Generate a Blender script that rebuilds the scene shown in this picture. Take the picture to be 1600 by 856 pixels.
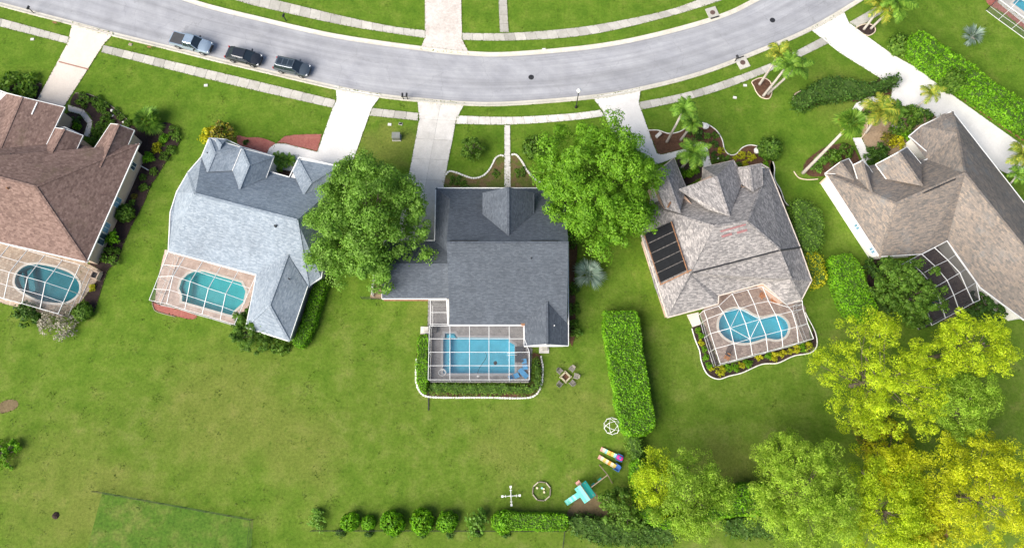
import bpy, bmesh, math, random
import numpy as np
from mathutils import Vector, Matrix
from mathutils.geometry import tessellate_polygon

random.seed(7)
for o in list(bpy.data.objects):
    bpy.data.objects.remove(o)
SC = bpy.context.scene
COL = SC.collection

# ------------------------------------------------------------------ camera
HCAM, FPX = 82.0, 24.0 / 36.0 * 1600.0
TILT = math.atan(297.0 / FPX)
cam = bpy.data.cameras.new('drone_camera')
cam.lens, cam.sensor_width, cam.clip_end = 24.0, 36.0, 3000.0
cam_o = bpy.data.objects.new('drone_camera', cam)
cam_o.location = (0, 0, HCAM)
cam_o.rotation_euler = (TILT, 0, 0)
COL.objects.link(cam_o)
SC.camera = cam_o
SC.render.resolution_x, SC.render.resolution_y = 1024, 547

# ------------------------------------------------------------------ sky, sun, exposure
SUN_EL, SUN_AZ = math.radians(38), math.radians(234)
w = bpy.data.worlds.new('World')
SC.world = w
w.use_nodes = True
nt = w.node_tree
bg = nt.nodes['Background']
sky = nt.nodes.new('ShaderNodeTexSky')
sky.sky_type = 'NISHITA'
sky.sun_disc = False
sky.sun_elevation, sky.sun_rotation = SUN_EL, SUN_AZ
sky.air_density, sky.dust_density, sky.ozone_density = 1.0, 3.0, 1.0
nt.links.new(sky.outputs[0], bg.inputs[0])
bg.inputs[1].default_value = 0.078
sun = bpy.data.lights.new('sun', 'SUN')
sun.energy, sun.angle, sun.color = 3.1, math.radians(55), (1.0, 0.95, 0.87)
sun_o = bpy.data.objects.new('sun', sun)
sd = Vector((math.sin(SUN_AZ) * math.cos(SUN_EL), math.cos(SUN_AZ) * math.cos(SUN_EL), math.sin(SUN_EL)))
sun_o.rotation_euler = sd.to_track_quat('Z', 'Y').to_euler()
sun_o.location = sd * 200
COL.objects.link(sun_o)
vs = SC.view_settings
vs.view_transform, vs.look, vs.gamma, vs.use_curve_mapping = 'Standard', 'None', 1.0, False
vs.exposure = 1.2


# ------------------------------------------------------------------ helpers
def P(x, y, z=0.0):
    """ground survey: photo pixel + known height -> place in metres"""
    a, b = (x - 800) / FPX, (428 - y) / FPX
    d = Vector((a, math.sin(TILT) + b * math.cos(TILT), -math.cos(TILT) + b * math.sin(TILT)))
    return Vector((0, 0, HCAM)) + d * ((z - HCAM) / d.z)


def PP(pts, z=0.0):
    return [P(p[0], p[1], z) for p in pts]


def Z(ox, oy, s, pts):
    """points read off an enlarged crop"""
    return [(ox + x / s, oy + y / s) for x, y in pts]


def onp(x, y, pl):
    a, n = pl
    o = Vector((0, 0, HCAM))
    d = P(x, y, 0) - o
    return o + d * ((a - o).dot(n) / d.dot(n))


def plane(a, b, c):
    return (a, (b - a).cross(c - a).normalized())


def top_of(b, c):
    """height at which the crown pixel stands straight over the base pixel"""
    B = P(*b)
    best = min((((P(c[0], c[1], z / 10.0) - B).xy.length), z / 10.0) for z in range(5, 200))
    return best[1]


def smooth(pts, closed=False, n=5):
    out, N = [], len(pts)
    V = [Vector(p) for p in pts]
    rng = range(N if closed else N - 1)
    for i in rng:
        if closed:
            a, b, c, d = V[i - 1], V[i], V[(i + 1) % N], V[(i + 2) % N]
        else:
            a, b, c, d = V[max(i - 1, 0)], V[i], V[i + 1], V[min(i + 2, N - 1)]
        for k in range(n):
            t = k / n
            out.append(0.5 * (2 * b + (c - a) * t + (2 * a - 5 * b + 4 * c - d) * t * t + (3 * b - a - 3 * c + d) * t ** 3))
    if not closed:
        out.append(V[-1].copy())
    return out


def area2(pts):
    return sum(pts[i - 1].x * pts[i].y - pts[i].x * pts[i - 1].y for i in range(len(pts)))


def offset(pts, d, closed=True):
    """positive d = outward for a counter-clockwise ring / to the right of an open line"""
    out, N = [], len(pts)
    s = 1.0 if (not closed or area2(pts) > 0) else -1.0
    for i in range(N):
        if closed:
            p, q = pts[i - 1], pts[(i + 1) % N]
        else:
            p, q = pts[max(i - 1, 0)], pts[min(i + 1, N - 1)]
        e1, e2 = (pts[i] - p).xy, (q - pts[i]).xy
        n1 = Vector((e1.y, -e1.x)).normalized() if e1.length > 1e-6 else Vector((0, 0))
        n2 = Vector((e2.y, -e2.x)).normalized() if e2.length > 1e-6 else Vector((0, 0))
        m = n1 + n2
        if m.length < 1e-6:
            m = n1
        m.normalize()
        k = max(0.45, m.dot(n1 if n1.length else n2))
        m = m * (d * s / k)
        out.append(Vector((pts[i].x + m.x, pts[i].y + m.y, pts[i].z)))
    return out


def resample(pts, n):
    L = [0.0]
    for i in range(1, len(pts)):
        L.append(L[-1] + (pts[i] - pts[i - 1]).length)
    out, j = [], 0
    for k in range(n + 1):
        t = L[-1] * k / n
        while j < len(L) - 2 and L[j + 1] < t:
            j += 1
        f = (t - L[j]) / max(L[j + 1] - L[j], 1e-9)
        out.append(pts[j].lerp(pts[j + 1], min(max(f, 0), 1)))
    return out


def length(pts):
    return sum((pts[i] - pts[i - 1]).length for i in range(1, len(pts)))


WL = {}


class MB:
    def __init__(self):
        self.v, self.f, self.uv = [], [], []

    def poly(self, pts, uv=True):
        b = len(self.v)
        self.v += [Vector(p) for p in pts]
        self.f.append(list(range(b, b + len(pts))))
        return self

    def holes(self, rings):
        b = len(self.v)
        for r in rings:
            self.v += [Vector(p) for p in r]
        for t in tessellate_polygon([[Vector((p.x, p.y, 0)) for p in r] for r in rings]):
            a, c, d = [self.v[b + i] for i in t]
            t = list(t)
            if (c - a).cross(d - a).z < 0:
                t.reverse()
            self.f.append([b + i for i in t])
        return self

    def prism(self, pts, z0, z1):
        if area2(pts) < 0:
            pts = list(reversed(pts))
        n, b = len(pts), len(self.v)
        self.v += [Vector((p.x, p.y, z0)) for p in pts] + [Vector((p.x, p.y, z1)) for p in pts]
        self.f.append([b + n + i for i in range(n)])
        self.f.append([b + i for i in reversed(range(n))])
        for i in range(n):
            j = (i + 1) % n
            self.f.append([b + i, b + j, b + n + j, b + n + i])
        return self

    def wallring(self, pts, z0, z1, inward=False):
        if area2(pts) < 0:
            pts = list(reversed(pts))
        n, b = len(pts), len(self.v)
        self.v += [Vector((p.x, p.y, z0)) for p in pts] + [Vector((p.x, p.y, z1)) for p in pts]
        for i in range(n):
            j = (i + 1) % n
            q = [b + i, b + j, b + n + j, b + n + i]
            self.f.append(q[::-1] if inward else q)
        return self

    def strip(self, a, b):
        s = len(self.v)
        n = len(a)
        self.v += [Vector(p) for p in a] + [Vector(p) for p in b]
        for i in range(n - 1):
            q = [s + i, s + i + 1, s + n + i + 1, s + n + i]
            n0 = (self.v[q[1]] - self.v[q[0]]).cross(self.v[q[2]] - self.v[q[0]])
            self.f.append(q if n0.z >= 0 else q[::-1])
        return self

    def box(self, c, s, rz=0.0, m=None):
        c = Vector(c)
        b = len(self.v)
        R = Matrix.Rotation(rz, 3, 'Z') if m is None else m
        for dz in (-.5, .5):
            for dx, dy in ((-.5, -.5), (.5, -.5), (.5, .5), (-.5, .5)):
                self.v.append(c + R @ Vector((dx * s[0], dy * s[1], dz * s[2])))
        for q in ((3, 2, 1, 0), (4, 5, 6, 7), (0, 1, 5, 4), (1, 2, 6, 5), (2, 3, 7, 6), (3, 0, 4, 7)):
            self.f.append([b + i for i in q])
        return self

    def beam(self, a, b, w, h=None, up=Vector((0, 0, 1))):
        a, b = Vector(a), Vector(b)
        h = h or w
        x = (b - a)
        L = x.length
        if L < 1e-6:
            return self
        x.normalize()
        if abs(x.dot(up)) > .98:
            up = Vector((0, 1, 0))
        y = up.cross(x).normalized()
        z = x.cross(y)
        m = Matrix((x, y, z)).transposed()
        return self.box((a + b) / 2, (L, w, h), m=m)

    def tube(self, pts, radii, n=8, cap=True):
        pts = [Vector(p) for p in pts]
        if not hasattr(radii, '__len__'):
            radii = [radii] * len(pts)
        b = len(self.v)
        ref = None
        for i, p in enumerate(pts):
            d = (pts[min(i + 1, len(pts) - 1)] - pts[max(i - 1, 0)]).normalized()
            if ref is None:
                ref = Vector((1, 0, 0)) if abs(d.x) < .8 else Vector((0, 1, 0))
            u = (ref - d * ref.dot(d)).normalized()
            ref = u
            v = d.cross(u)
            for k in range(n):
                a = 2 * math.pi * k / n
                self.v.append(p + (u * math.cos(a) + v * math.sin(a)) * radii[i])
        for i in range(len(pts) - 1):
            for k in range(n):
                k2 = (k + 1) % n
                self.f.append([b + i * n + k, b + i * n + k2, b + (i + 1) * n + k2, b + (i + 1) * n + k])
        if cap:
            self.f.append([b + k for k in reversed(range(n))])
            self.f.append([b + (len(pts) - 1) * n + k for k in range(n)])
        return self

    def lathe(self, c, prof, n=12):
        c = Vector(c)
        b = len(self.v)
        for r, z in prof:
            for k in range(n):
                a = 2 * math.pi * k / n
                self.v.append(c + Vector((r * math.cos(a), r * math.sin(a), z)))
        for i in range(len(prof) - 1):
            for k in range(n):
                k2 = (k + 1) % n
                self.f.append([b + i * n + k, b + i * n + k2, b + (i + 1) * n + k2, b + (i + 1) * n + k])
        if prof[0][0] > 1e-4:
            self.f.append([b + k for k in reversed(range(n))])
        if prof[-1][0] > 1e-4:
            self.f.append([b + (len(prof) - 1) * n + k for k in range(n)])
        return self

    def mesh(self, name, m, off=Vector((0, 0, 0)), smooth_=False, slope_uv=False):
        me = bpy.data.meshes.new(name)
        me.from_pydata([tuple(p - off) for p in self.v], [], self.f)
        if m is not None:
            me.materials.append(m)
        if smooth_:
            me.polygons.foreach_set('use_smooth', [True] * len(me.polygons))
        if slope_uv:
            uv = me.uv_layers.new(name='slope')
            for p in me.polygons:
                nrm = p.normal
                u = Vector((0, 0, 1)).cross(nrm)
                u = u.normalized() if u.length > 1e-4 else Vector((1, 0, 0))
                v = nrm.cross(u)
                for li in p.loop_indices:
                    co = me.vertices[me.loops[li].vertex_index].co
                    uv.data[li].uv = (co.dot(u), co.dot(v))
        me.update()
        return me

    def build(self, name, m, parent=None, local=False, smooth_=False, slope_uv=False):
        off = Vector((0, 0, 0)) if (local or parent is None) else WL[parent.name]
        o = bpy.data.objects.new(name, self.mesh(name, m, off, smooth_, slope_uv))
        COL.objects.link(o)
        if parent is not None:
            o.parent = parent
            WL[o.name] = WL[parent.name]
        else:
            WL[o.name] = Vector((0, 0, 0))
        return o


def tag(o, label=None, cat=None, group=None, kind=None):
    if label:
        o['label'] = label
    if cat:
        o['category'] = cat
    if group:
        o['group'] = group
    if kind:
        o['kind'] = kind
    return o


def thing(name, label, cat, loc=(0, 0, 0), group=None):
    o = bpy.data.objects.new(name, None)
    o.empty_display_size = 0.3
    COL.objects.link(o)
    o.location = loc
    WL[o.name] = Vector(loc)
    return tag(o, label, cat, group)


def copy_tree(o, parent=None):
    c = o.copy()
    COL.objects.link(c)
    c.parent = parent
    for ch in o.children:
        copy_tree(ch, c)
    return c


def structure(name, mb, m, parent=None):
    o = mb.build(name, m, parent)
    if parent is None:
        o['kind'] = 'structure'
    return o


# ------------------------------------------------------------------ materials
def newmat(name):
    m = bpy.data.materials.new(name)
    m.use_nodes = True
    t = m.node_tree
    b = t.nodes['Principled BSDF']
    return m, t, b


def noise(t, vec, scale, detail=4, rough=.6):
    n = t.nodes.new('ShaderNodeTexNoise')
    n.inputs['Scale'].default_value = scale
    n.inputs['Detail'].default_value = detail
    n.inputs['Roughness'].default_value = rough
    t.links.new(vec, n.inputs['Vector'])
    return n.outputs['Fac']


def ramp(t, fac, stops):
    r = t.nodes.new('ShaderNodeValToRGB')
    e = r.color_ramp.elements
    while len(e) < len(stops):
        e.new(0.5)
    for el, (p, c) in zip(e, stops):
        el.position, el.color = p, (c[0], c[1], c[2], 1)
    t.links.new(fac, r.inputs[0])
    return r.outputs[0]


def mixc(t, fac, a, b, mode='MIX'):
    n = t.nodes.new('ShaderNodeMix')
    n.data_type, n.blend_type = 'RGBA', mode
    for s, v in ((n.inputs[0], fac), (n.inputs[6], a), (n.inputs[7], b)):
        if hasattr(v, 'links'):
            t.links.new(v, s)
        elif isinstance(v, (int, float)):
            s.default_value = v
        else:
            s.default_value = (v[0], v[1], v[2], 1)
    return n.outputs[2]


def bump(t, b, h, strength=.3, dist=.02):
    n = t.nodes.new('ShaderNodeBump')
    n.inputs['Strength'].default_value = strength
    n.inputs['Distance'].default_value = dist
    t.links.new(h, n.inputs['Height'])
    t.links.new(n.outputs[0], b.inputs['Normal'])


def pos(t):
    return t.nodes.new('ShaderNodeNewGeometry').outputs['Position']


def mul(c, k):
    return tuple(min(1, x * k) for x in c)


def plain(name, c, rough=.6, metal=0.0, var=.12, scale=2.0, spec=None):
    m, t, b = newmat(name)
    p = pos(t)
    col = ramp(t, noise(t, p, scale, 5), [(.3, mul(c, 1 - var)), (.7, mul(c, 1 + var))])
    t.links.new(col, b.inputs['Base Color'])
    b.inputs['Roughness'].default_value = rough
    b.inputs['Metallic'].default_value = metal
    if spec is not None:
        b.inputs['Specular IOR Level'].default_value = spec
    return m


def ground_mix(name, stops, big=.08, mid=.6, fine=6., amt=.5, rough=.95, bumpd=.03, island=0.0, stain=None):
    """uneven natural or cast surface: large patches, medium mottling and fine grain"""
    m, t, b = newmat(name)
    p = pos(t)
    a = noise(t, p, big, 3)
    c = noise(t, p, mid, 5, .65)
    f = noise(t, p, fine, 6, .7)
    mx = t.nodes.new('ShaderNodeMath')
    mx.operation = 'MULTIPLY_ADD'
    t.links.new(c, mx.inputs[0])
    mx.inputs[1].default_value = .55
    m2 = t.nodes.new('ShaderNodeMath')
    m2.operation = 'MULTIPLY'
    t.links.new(a, m2.inputs[0])
    m2.inputs[1].default_value = .45
    t.links.new(m2.outputs[0], mx.inputs[2])
    col = ramp(t, mx.outputs[0], stops)
    g = ramp(t, f, [(.28, (1 - amt,) * 3), (.72, (1 + amt * .6 if amt < .6 else 1.3,) * 3)])
    col = mixc(t, 1.0, col, g, 'MULTIPLY')
    if island:
        oi = t.nodes.new('ShaderNodeObjectInfo')
        col = mixc(t, 1.0, col, ramp(t, oi.outputs['Random'], [(0, (1 - island,) * 3), (1, (1, 1, 1))]), 'MULTIPLY')
    if stain:
        s = noise(t, p, stain[1], 6, .7)
        mask = ramp(t, s, [(stain[2], (0, 0, 0)), (stain[3], (1, 1, 1))])
        col = mixc(t, mask, col, stain[0])
    t.links.new(col, b.inputs['Base Color'])
    b.inputs['Roughness'].default_value = rough
    b.inputs['Specular IOR Level'].default_value = .2
    bump(t, b, f, .6, bumpd)
    return m


def shingle(name, lo, mid_, hi, w_=.42, h_=.19, big=.25, patch=None):
    m, t, b = newmat(name)
    uv = t.nodes.new('ShaderNodeUVMap')
    uv.uv_map = 'slope'
    br = t.nodes.new('ShaderNodeTexBrick')
    br.offset, br.squash = .5, 1.0
    for i, v in ((4, 1.0), (5, .008), (6, .1), (7, 0.0), (8, w_), (9, h_)):
        br.inputs[i].default_value = v
    br.inputs[1].default_value = (0, 0, 0, 1)
    br.inputs[2].default_value = (1, 1, 1, 1)
    br.inputs[3].default_value = (.1, .1, .1, 1)
    t.links.new(uv.outputs[0], br.inputs[0])
    p = pos(t)
    n2 = noise(t, p, 4.6, 6, .9)
    f = mixc(t, .5, br.outputs[0], ramp(t, n2, [(.34, (0, 0, 0)), (.66, (1, 1, 1))]))
    col = ramp(t, f, [(0.12, lo), (.5, mid_), (.88, hi)])
    # each course's butt edge throws a thin dark line
    wv = t.nodes.new('ShaderNodeTexWave')
    wv.wave_type, wv.bands_direction, wv.wave_profile = 'BANDS', 'Y', 'SAW'
    wv.inputs['Scale'].default_value = 2 * math.pi / 20 / h_ * .5
    wv.inputs['Distortion'].default_value = .5
    t.links.new(uv.outputs[0], wv.inputs[0])
    blot = ramp(t, noise(t, p, big, 5, .6), [(.3, (.84,) * 3), (.7, (1.08,) * 3)])
    col = mixc(t, 1.0, col, blot, 'MULTIPLY')
    # weather streaks run down the slope
    mp = t.nodes.new('ShaderNodeMapping')
    mp.inputs['Scale'].default_value = (1.6, .12, 1)
    t.links.new(uv.outputs[0], mp.inputs[0])
    st = ramp(t, noise(t, mp.outputs[0], 1.0, 4, .6), [(.35, (.95,) * 3), (.65, (1.03,) * 3)])
    col = mixc(t, 1.0, col, st, 'MULTIPLY')
    if patch:
        mk = ramp(t, noise(t, p, .33, 5, .7), [(.56, (0, 0, 0)), (.7, (.55, .55, .55))])
        col = mixc(t, mk, col, patch)
    t.links.new(col, b.inputs['Base Color'])
    b.inputs['Roughness'].default_value = .92
    b.inputs['Specular IOR Level'].default_value = .25
    bm_ = t.nodes.new('ShaderNodeBump')
    bm_.inputs['Strength'].default_value, bm_.inputs['Distance'].default_value = .7, .025
    t.links.new(wv.outputs['Fac'], bm_.inputs['Height'])
    b2 = t.nodes.new('ShaderNodeBump')
    b2.inputs['Strength'].default_value, b2.inputs['Distance'].default_value = .6, .02
    t.links.new(f, b2.inputs['Height'])
    t.links.new(bm_.outputs[0], b2.inputs['Normal'])
    t.links.new(b2.outputs[0], b.inputs['Normal'])
    return m


def leafmat(name, dark, mid_, light, transl=.3, rough=.55, patchy=.35):
    m, t, b = newmat(name)
    g = t.nodes.new('ShaderNodeNewGeometry')
    oi = t.nodes.new('ShaderNodeObjectInfo')
    c = ramp(t, g.outputs['Random Per Island'], [(0, dark), (.5, mid_), (1, light)])
    n = ramp(t, noise(t, g.outputs['Position'], .8, 3), [(.3, (1 - patchy,) * 3), (.7, (1 + patchy * .4,) * 3)])
    c = mixc(t, 1.0, c, n, 'MULTIPLY')
    c = mixc(t, 1.0, c, ramp(t, oi.outputs['Random'], [(0, (.86, .9, .86)), (1, (1.08, 1.05, 1))]), 'MULTIPLY')
    t.links.new(c, b.inputs['Base Color'])
    b.inputs['Roughness'].default_value = rough
    b.inputs['Specular IOR Level'].default_value = .25
    tr = t.nodes.new('ShaderNodeBsdfTranslucent')
    t.links.new(mixc(t, 1.0, c, (1.15, 1.1, .6), 'MULTIPLY'), tr.inputs[0])
    mx = t.nodes.new('ShaderNodeMixShader')
    mx.inputs[0].default_value = transl
    t.links.new(b.outputs[0], mx.inputs[1])
    t.links.new(tr.outputs[0], mx.inputs[2])
    t.links.new(mx.outputs[0], t.nodes['Material Output'].inputs[0])
    return m


def screenmat(name, c, cover):
    m, t, b = newmat(name)
    b.inputs['Base Color'].default_value = (*c, 1)
    b.inputs['Roughness'].default_value = .8
    tr = t.nodes.new('ShaderNodeBsdfTransparent')
    mx = t.nodes.new('ShaderNodeMixShader')
    mx.inputs[0].default_value = cover
    t.links.new(tr.outputs[0], mx.inputs[1])
    t.links.new(b.outputs[0], mx.inputs[2])
    t.links.new(mx.outputs[0], t.nodes['Material Output'].inputs[0])
    return m


def watermat(name, tint):
    m, t, b = newmat(name)
    t.nodes.remove(b)
    p = pos(t)
    tr = t.nodes.new('ShaderNodeBsdfTransparent')
    tr.inputs[0].default_value = (*tint, 1)
    gl = t.nodes.new('ShaderNodeBsdfGlossy')
    gl.inputs['Roughness'].default_value = .06
    bp = t.nodes.new('ShaderNodeBump')
    bp.inputs['Strength'].default_value, bp.inputs['Distance'].default_value = .25, .03
    t.links.new(noise(t, p, 2.2, 3), bp.inputs['Height'])
    t.links.new(bp.outputs[0], gl.inputs['Normal'])
    fr = t.nodes.new('ShaderNodeFresnel')
    fr.inputs[0].default_value = 1.33
    t.links.new(bp.outputs[0], fr.inputs['Normal'])
    mx = t.nodes.new('ShaderNodeMixShader')
    t.links.new(fr.outputs[0], mx.inputs[0])
    t.links.new(tr.outputs[0], mx.inputs[1])
    t.links.new(gl.outputs[0], mx.inputs[2])
    t.links.new(mx.outputs[0], t.nodes['Material Output'].inputs[0])
    return m


def pavermat(name, a, b_, mortar, w_, h_):
    m, t, b = newmat(name)
    p = pos(t)
    br = t.nodes.new('ShaderNodeTexBrick')
    br.offset = .5
    for i, v in ((4, 1.0), (5, .012), (6, .2), (7, 0.0), (8, w_), (9, h_)):
        br.inputs[i].default_value = v
    br.inputs[1].default_value, br.inputs[2].default_value, br.inputs[3].default_value = (*a, 1), (*b_, 1), (*mortar, 1)
    mp = t.nodes.new('ShaderNodeMapping')
    mp.inputs['Rotation'].default_value = (0, 0, .35)
    t.links.new(p, mp.inputs[0])
    t.links.new(mp.outputs[0], br.inputs[0])
    c = mixc(t, 1.0, br.outputs[0], ramp(t, noise(t, p, 1.3, 6, .75), [(.3, (.72,) * 3), (.7, (1.2,) * 3)]), 'MULTIPLY')
    t.links.new(c, b.inputs['Base Color'])
    b.inputs['Roughness'].default_value = .85
    bump(t, b, br.outputs[1], .3, .01)
    return m


def lawnmat():
    m, t, b = newmat('lawn_grass')
    p = pos(t)
    big = noise(t, p, .055, 4, .6)
    mid = noise(t, p, .42, 6, .7)
    fin = noise(t, p, 3.2, 6, .75)
    vf = noise(t, p, 13., 4, .7)
    c1 = ramp(t, mid, [(.32, (.066, .138, .011)), (.5, (.094, .170, .015)), (.68, (.134, .200, .025))])
    c2 = ramp(t, mid, [(.32, (.074, .134, .012)), (.5, (.106, .162, .021)), (.70, (.158, .192, .044))])
    # the back lawns are drier and more olive than the watered street fronts
    sx = t.nodes.new('ShaderNodeSeparateXYZ')
    t.links.new(p, sx.inputs[0])
    mr = t.nodes.new('ShaderNodeMapRange')
    for i, v in ((1, 30.), (2, 6.), (3, .1), (4, .7)):
        mr.inputs[i].default_value = v
    t.links.new(sx.outputs[1], mr.inputs[0])
    ad = t.nodes.new('ShaderNodeMath')
    ad.operation = 'MULTIPLY_ADD'
    t.links.new(big, ad.inputs[0])
    ad.inputs[1].default_value = 2.0
    sb = t.nodes.new('ShaderNodeMath')
    sb.operation = 'SUBTRACT'
    t.links.new(mr.outputs[0], sb.inputs[0])
    sb.inputs[1].default_value = 1.0
    t.links.new(sb.outputs[0], ad.inputs[2])
    ad.use_clamp = True
    c = mixc(t, ad.outputs[0], c1, c2)
    # thin sandy wear and darker clover
    wear = ramp(t, noise(t, p, .21, 7, .72), [(.62, (0, 0, 0)), (.80, (.55, .55, .55))])
    c = mixc(t, wear, c, (.20, .175, .055))
    # flecks of dry thatch
    fleck = ramp(t, noise(t, p, 2.1, 7, .8), [(.60, (0, 0, 0)), (.72, (.36, .36, .36))])
    c = mixc(t, fleck, c, (.21, .19, .06))
    # yards that get less water: a few broad dry areas with ragged edges
    wob = t.nodes.new('ShaderNodeTexNoise')
    wob.inputs['Scale'].default_value, wob.inputs['Detail'].default_value = .35, 6
    t.links.new(p, wob.inputs['Vector'])
    sc = t.nodes.new('ShaderNodeVectorMath')
    sc.operation = 'MULTIPLY_ADD'
    sc.inputs[1].default_value, sc.inputs[2].default_value = (9, 9, 0), (-4.5, -4.5, 0)
    t.links.new(wob.outputs['Color'], sc.inputs[0])
    wp = t.nodes.new('ShaderNodeVectorMath')
    wp.operation = 'ADD'
    t.links.new(p, wp.inputs[0])
    t.links.new(sc.outputs[0], wp.inputs[1])
    for x, y, r, k in ((606, 226, 4.5, .5), (350, 640, 9, .38), (470, 700, 6, .35), (795, 690, 5, .35), (1130, 735, 5, .4), (180, 810, 7, .3), (660, 486, 3, .3), (900, 640, 5, .3), (1320, 150, 6, .3), (90, 760, 8, .3)):
        dn = t.nodes.new('ShaderNodeVectorMath')
        dn.operation = 'DISTANCE'
        dn.inputs[1].default_value = P(x, y)
        t.links.new(wp.outputs[0], dn.inputs[0])
        mrd = t.nodes.new('ShaderNodeMapRange')
        mrd.interpolation_type = 'SMOOTHSTEP'
        for i, v in ((1, r * .35), (2, r * 1.15), (3, k * .9), (4, 0.)):
            mrd.inputs[i].default_value = v
        t.links.new(dn.outputs['Value'], mrd.inputs[0])
        c = mixc(t, mrd.outputs[0], c, (.19, .18, .05))
    clover = ramp(t, noise(t, p, .9, 5, .7), [(.58, (0, 0, 0)), (.72, (.65, .65, .65))])
    c = mixc(t, clover, c, (.045, .105, .008))
    c = mixc(t, 1.0, c, ramp(t, fin, [(.3, (.66,) * 3), (.5, (1, 1, 1)), (.72, (1.28,) * 3)]), 'MULTIPLY')
    c = mixc(t, 1.0, c, ramp(t, vf, [(.3, (.72,) * 3), (.7, (1.25,) * 3)]), 'MULTIPLY')
    t.links.new(c, b.inputs['Base Color'])
    b.inputs['Roughness'].default_value = 1.0
    b.inputs['Specular IOR Level'].default_value = .1
    bump(t, b, vf, .8, .05)
    return m


def roadmat():
    m, t, b = newmat('asphalt')
    uv = t.nodes.new('ShaderNodeUVMap')
    uv.uv_map = 'lane'
    p = pos(t)

    def streak(sx, sy, sc):
        mp = t.nodes.new('ShaderNodeMapping')
        mp.inputs['Scale'].default_value = (sx, sy, 1)
        t.links.new(uv.outputs[0], mp.inputs[0])
        return noise(t, mp.outputs[0], sc, 5, .65)
    c = ramp(t, noise(t, p, .35, 6, .65), [(.3, (.285, .29, .315)), (.7, (.365, .37, .39))])
    c = mixc(t, 1.0, c, ramp(t, streak(.02, 9, 1), [(.32, (.80,) * 3), (.5, (.98,) * 3), (.7, (1.14,) * 3)]), 'MULTIPLY')
    c = mixc(t, 1.0, c, ramp(t, streak(.25, 1.3, 1.4), [(.3, (.88,) * 3), (.7, (1.08,) * 3)]), 'MULTIPLY')
    # gutter grime along both edges
    sx = t.nodes.new('ShaderNodeSeparateXYZ')
    t.links.new(uv.outputs[0], sx.inputs[0])
    c = mixc(t, 1.0, c, ramp(t, sx.outputs[1], [(0, (.78, .76, .74)), (.06, (.97,) * 3), (.94, (.97,) * 3), (1, (.78, .76, .74))]), 'MULTIPLY')
    # pale scuffs, dark drips and hairline cracks
    c = mixc(t, ramp(t, streak(.5, 7, 1.0), [(.66, (0, 0, 0)), (.78, (.6, .6, .6))]), c, (.50, .50, .51))
    c = mixc(t, ramp(t, noise(t, p, 1.1, 4, .7), [(.70, (0, 0, 0)), (.80, (.55, .55, .55))]), c, (.17, .17, .18))
    vo = t.nodes.new('ShaderNodeTexVoronoi')
    vo.feature = 'DISTANCE_TO_EDGE'
    vo.inputs['Scale'].default_value = .16
    ds = t.nodes.new('ShaderNodeVectorMath')
    ds.operation = 'ADD'
    nn = t.nodes.new('ShaderNodeTexNoise')
    nn.inputs['Scale'].default_value = 1.1
    t.links.new(p, nn.inputs['Vector'])
    t.links.new(p, ds.inputs[0])
    t.links.new(nn.outputs['Color'], ds.inputs[1])
    t.links.new(ds.outputs[0], vo.inputs['Vector'])
    c = mixc(t, ramp(t, vo.outputs['Distance'], [(0, (.35, .35, .35)), (.006, (0, 0, 0))]), c, (.15, .15, .155))
    g = noise(t, p, 14, 5, .75)
    c = mixc(t, 1.0, c, ramp(t, g, [(.3, (.86,) * 3), (.7, (1.12,) * 3)]), 'MULTIPLY')
    t.links.new(c, b.inputs['Base Color'])
    b.inputs['Roughness'].default_value = .9
    b.inputs['Specular IOR Level'].default_value = .25
    bump(t, b, g, .5, .01)
    return m


MAT = {}
MAT['lawn'] = lawnmat()
MAT['garden'] = ground_mix('garden_grass', [(.34, (.05, .125, .010)), (.5, (.078, .150, .016)), (.66, (.15, .18, .04))], .2, .7, 3.2, .5)
MAT['asphalt'] = roadmat()
MAT['patch'] = ground_mix('asphalt_patch', [(.3, (.23, .235, .25)), (.7, (.29, .295, .31))], .2, .8, 9, .16)
MAT['kerb'] = ground_mix('kerb_concrete', [(.3, (.46, .43, .36)), (.7, (.62, .59, .52))], .3, 1.2, 6, .2)
MAT['walk'] = ground_mix('sidewalk_concrete', [(.3, (.40, .385, .33)), (.5, (.50, .48, .43)), (.7, (.60, .58, .53))], .15, .9, 7, .2, island=.3,
                         stain=((.30, .28, .25), .35, .58, .8))
MAT['walk_pale'] = ground_mix('pale_concrete', [(.3, (.58, .555, .51)), (.7, (.74, .71, .67))], .2, 1.0, 7, .14, island=.16, stain=((.40, .38, .35), .6, .5, .82))
MAT['joint'] = plain('joint_dirt', (.16, .15, .12), .95)
MAT['white_drive'] = ground_mix('white_concrete', [(.3, (.62, .60, .575)), (.7, (.74, .72, .695))], .25, .9, 7, .1, stain=((.52, .49, .455), .45, .55, .85))
MAT['pink_drive'] = ground_mix('cream_concrete', [(.3, (.58, .51, .44)), (.7, (.68, .61, .54))], .25, .9, 7, .1, stain=((.46, .39, .33), .45, .56, .85))
MAT['mottled_drive'] = ground_mix('speckled_concrete', [(.3, (.40, .35, .31)), (.5, (.55, .50, .46)), (.7, (.66, .62, .58))], .4, 2.2, 9, .3)
MAT['red_band'] = plain('brick_band', (.30, .16, .12), .9, var=.3, scale=6)
MAT['mulch'] = ground_mix('dark_mulch', [(.3, (.022, .015, .014)), (.7, (.07, .045, .04))], .5, 3, 12, .5, bumpd=.08)
MAT['mulch_brown'] = ground_mix('brown_mulch', [(.3, (.06, .03, .018)), (.7, (.17, .09, .055))], .5, 3, 12, .5, bumpd=.08)
MAT['mulch_red'] = ground_mix('red_mulch', [(.3, (.27, .085, .07)), (.7, (.40, .16, .13))], .5, 3, 12, .35, bumpd=.06)
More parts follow.
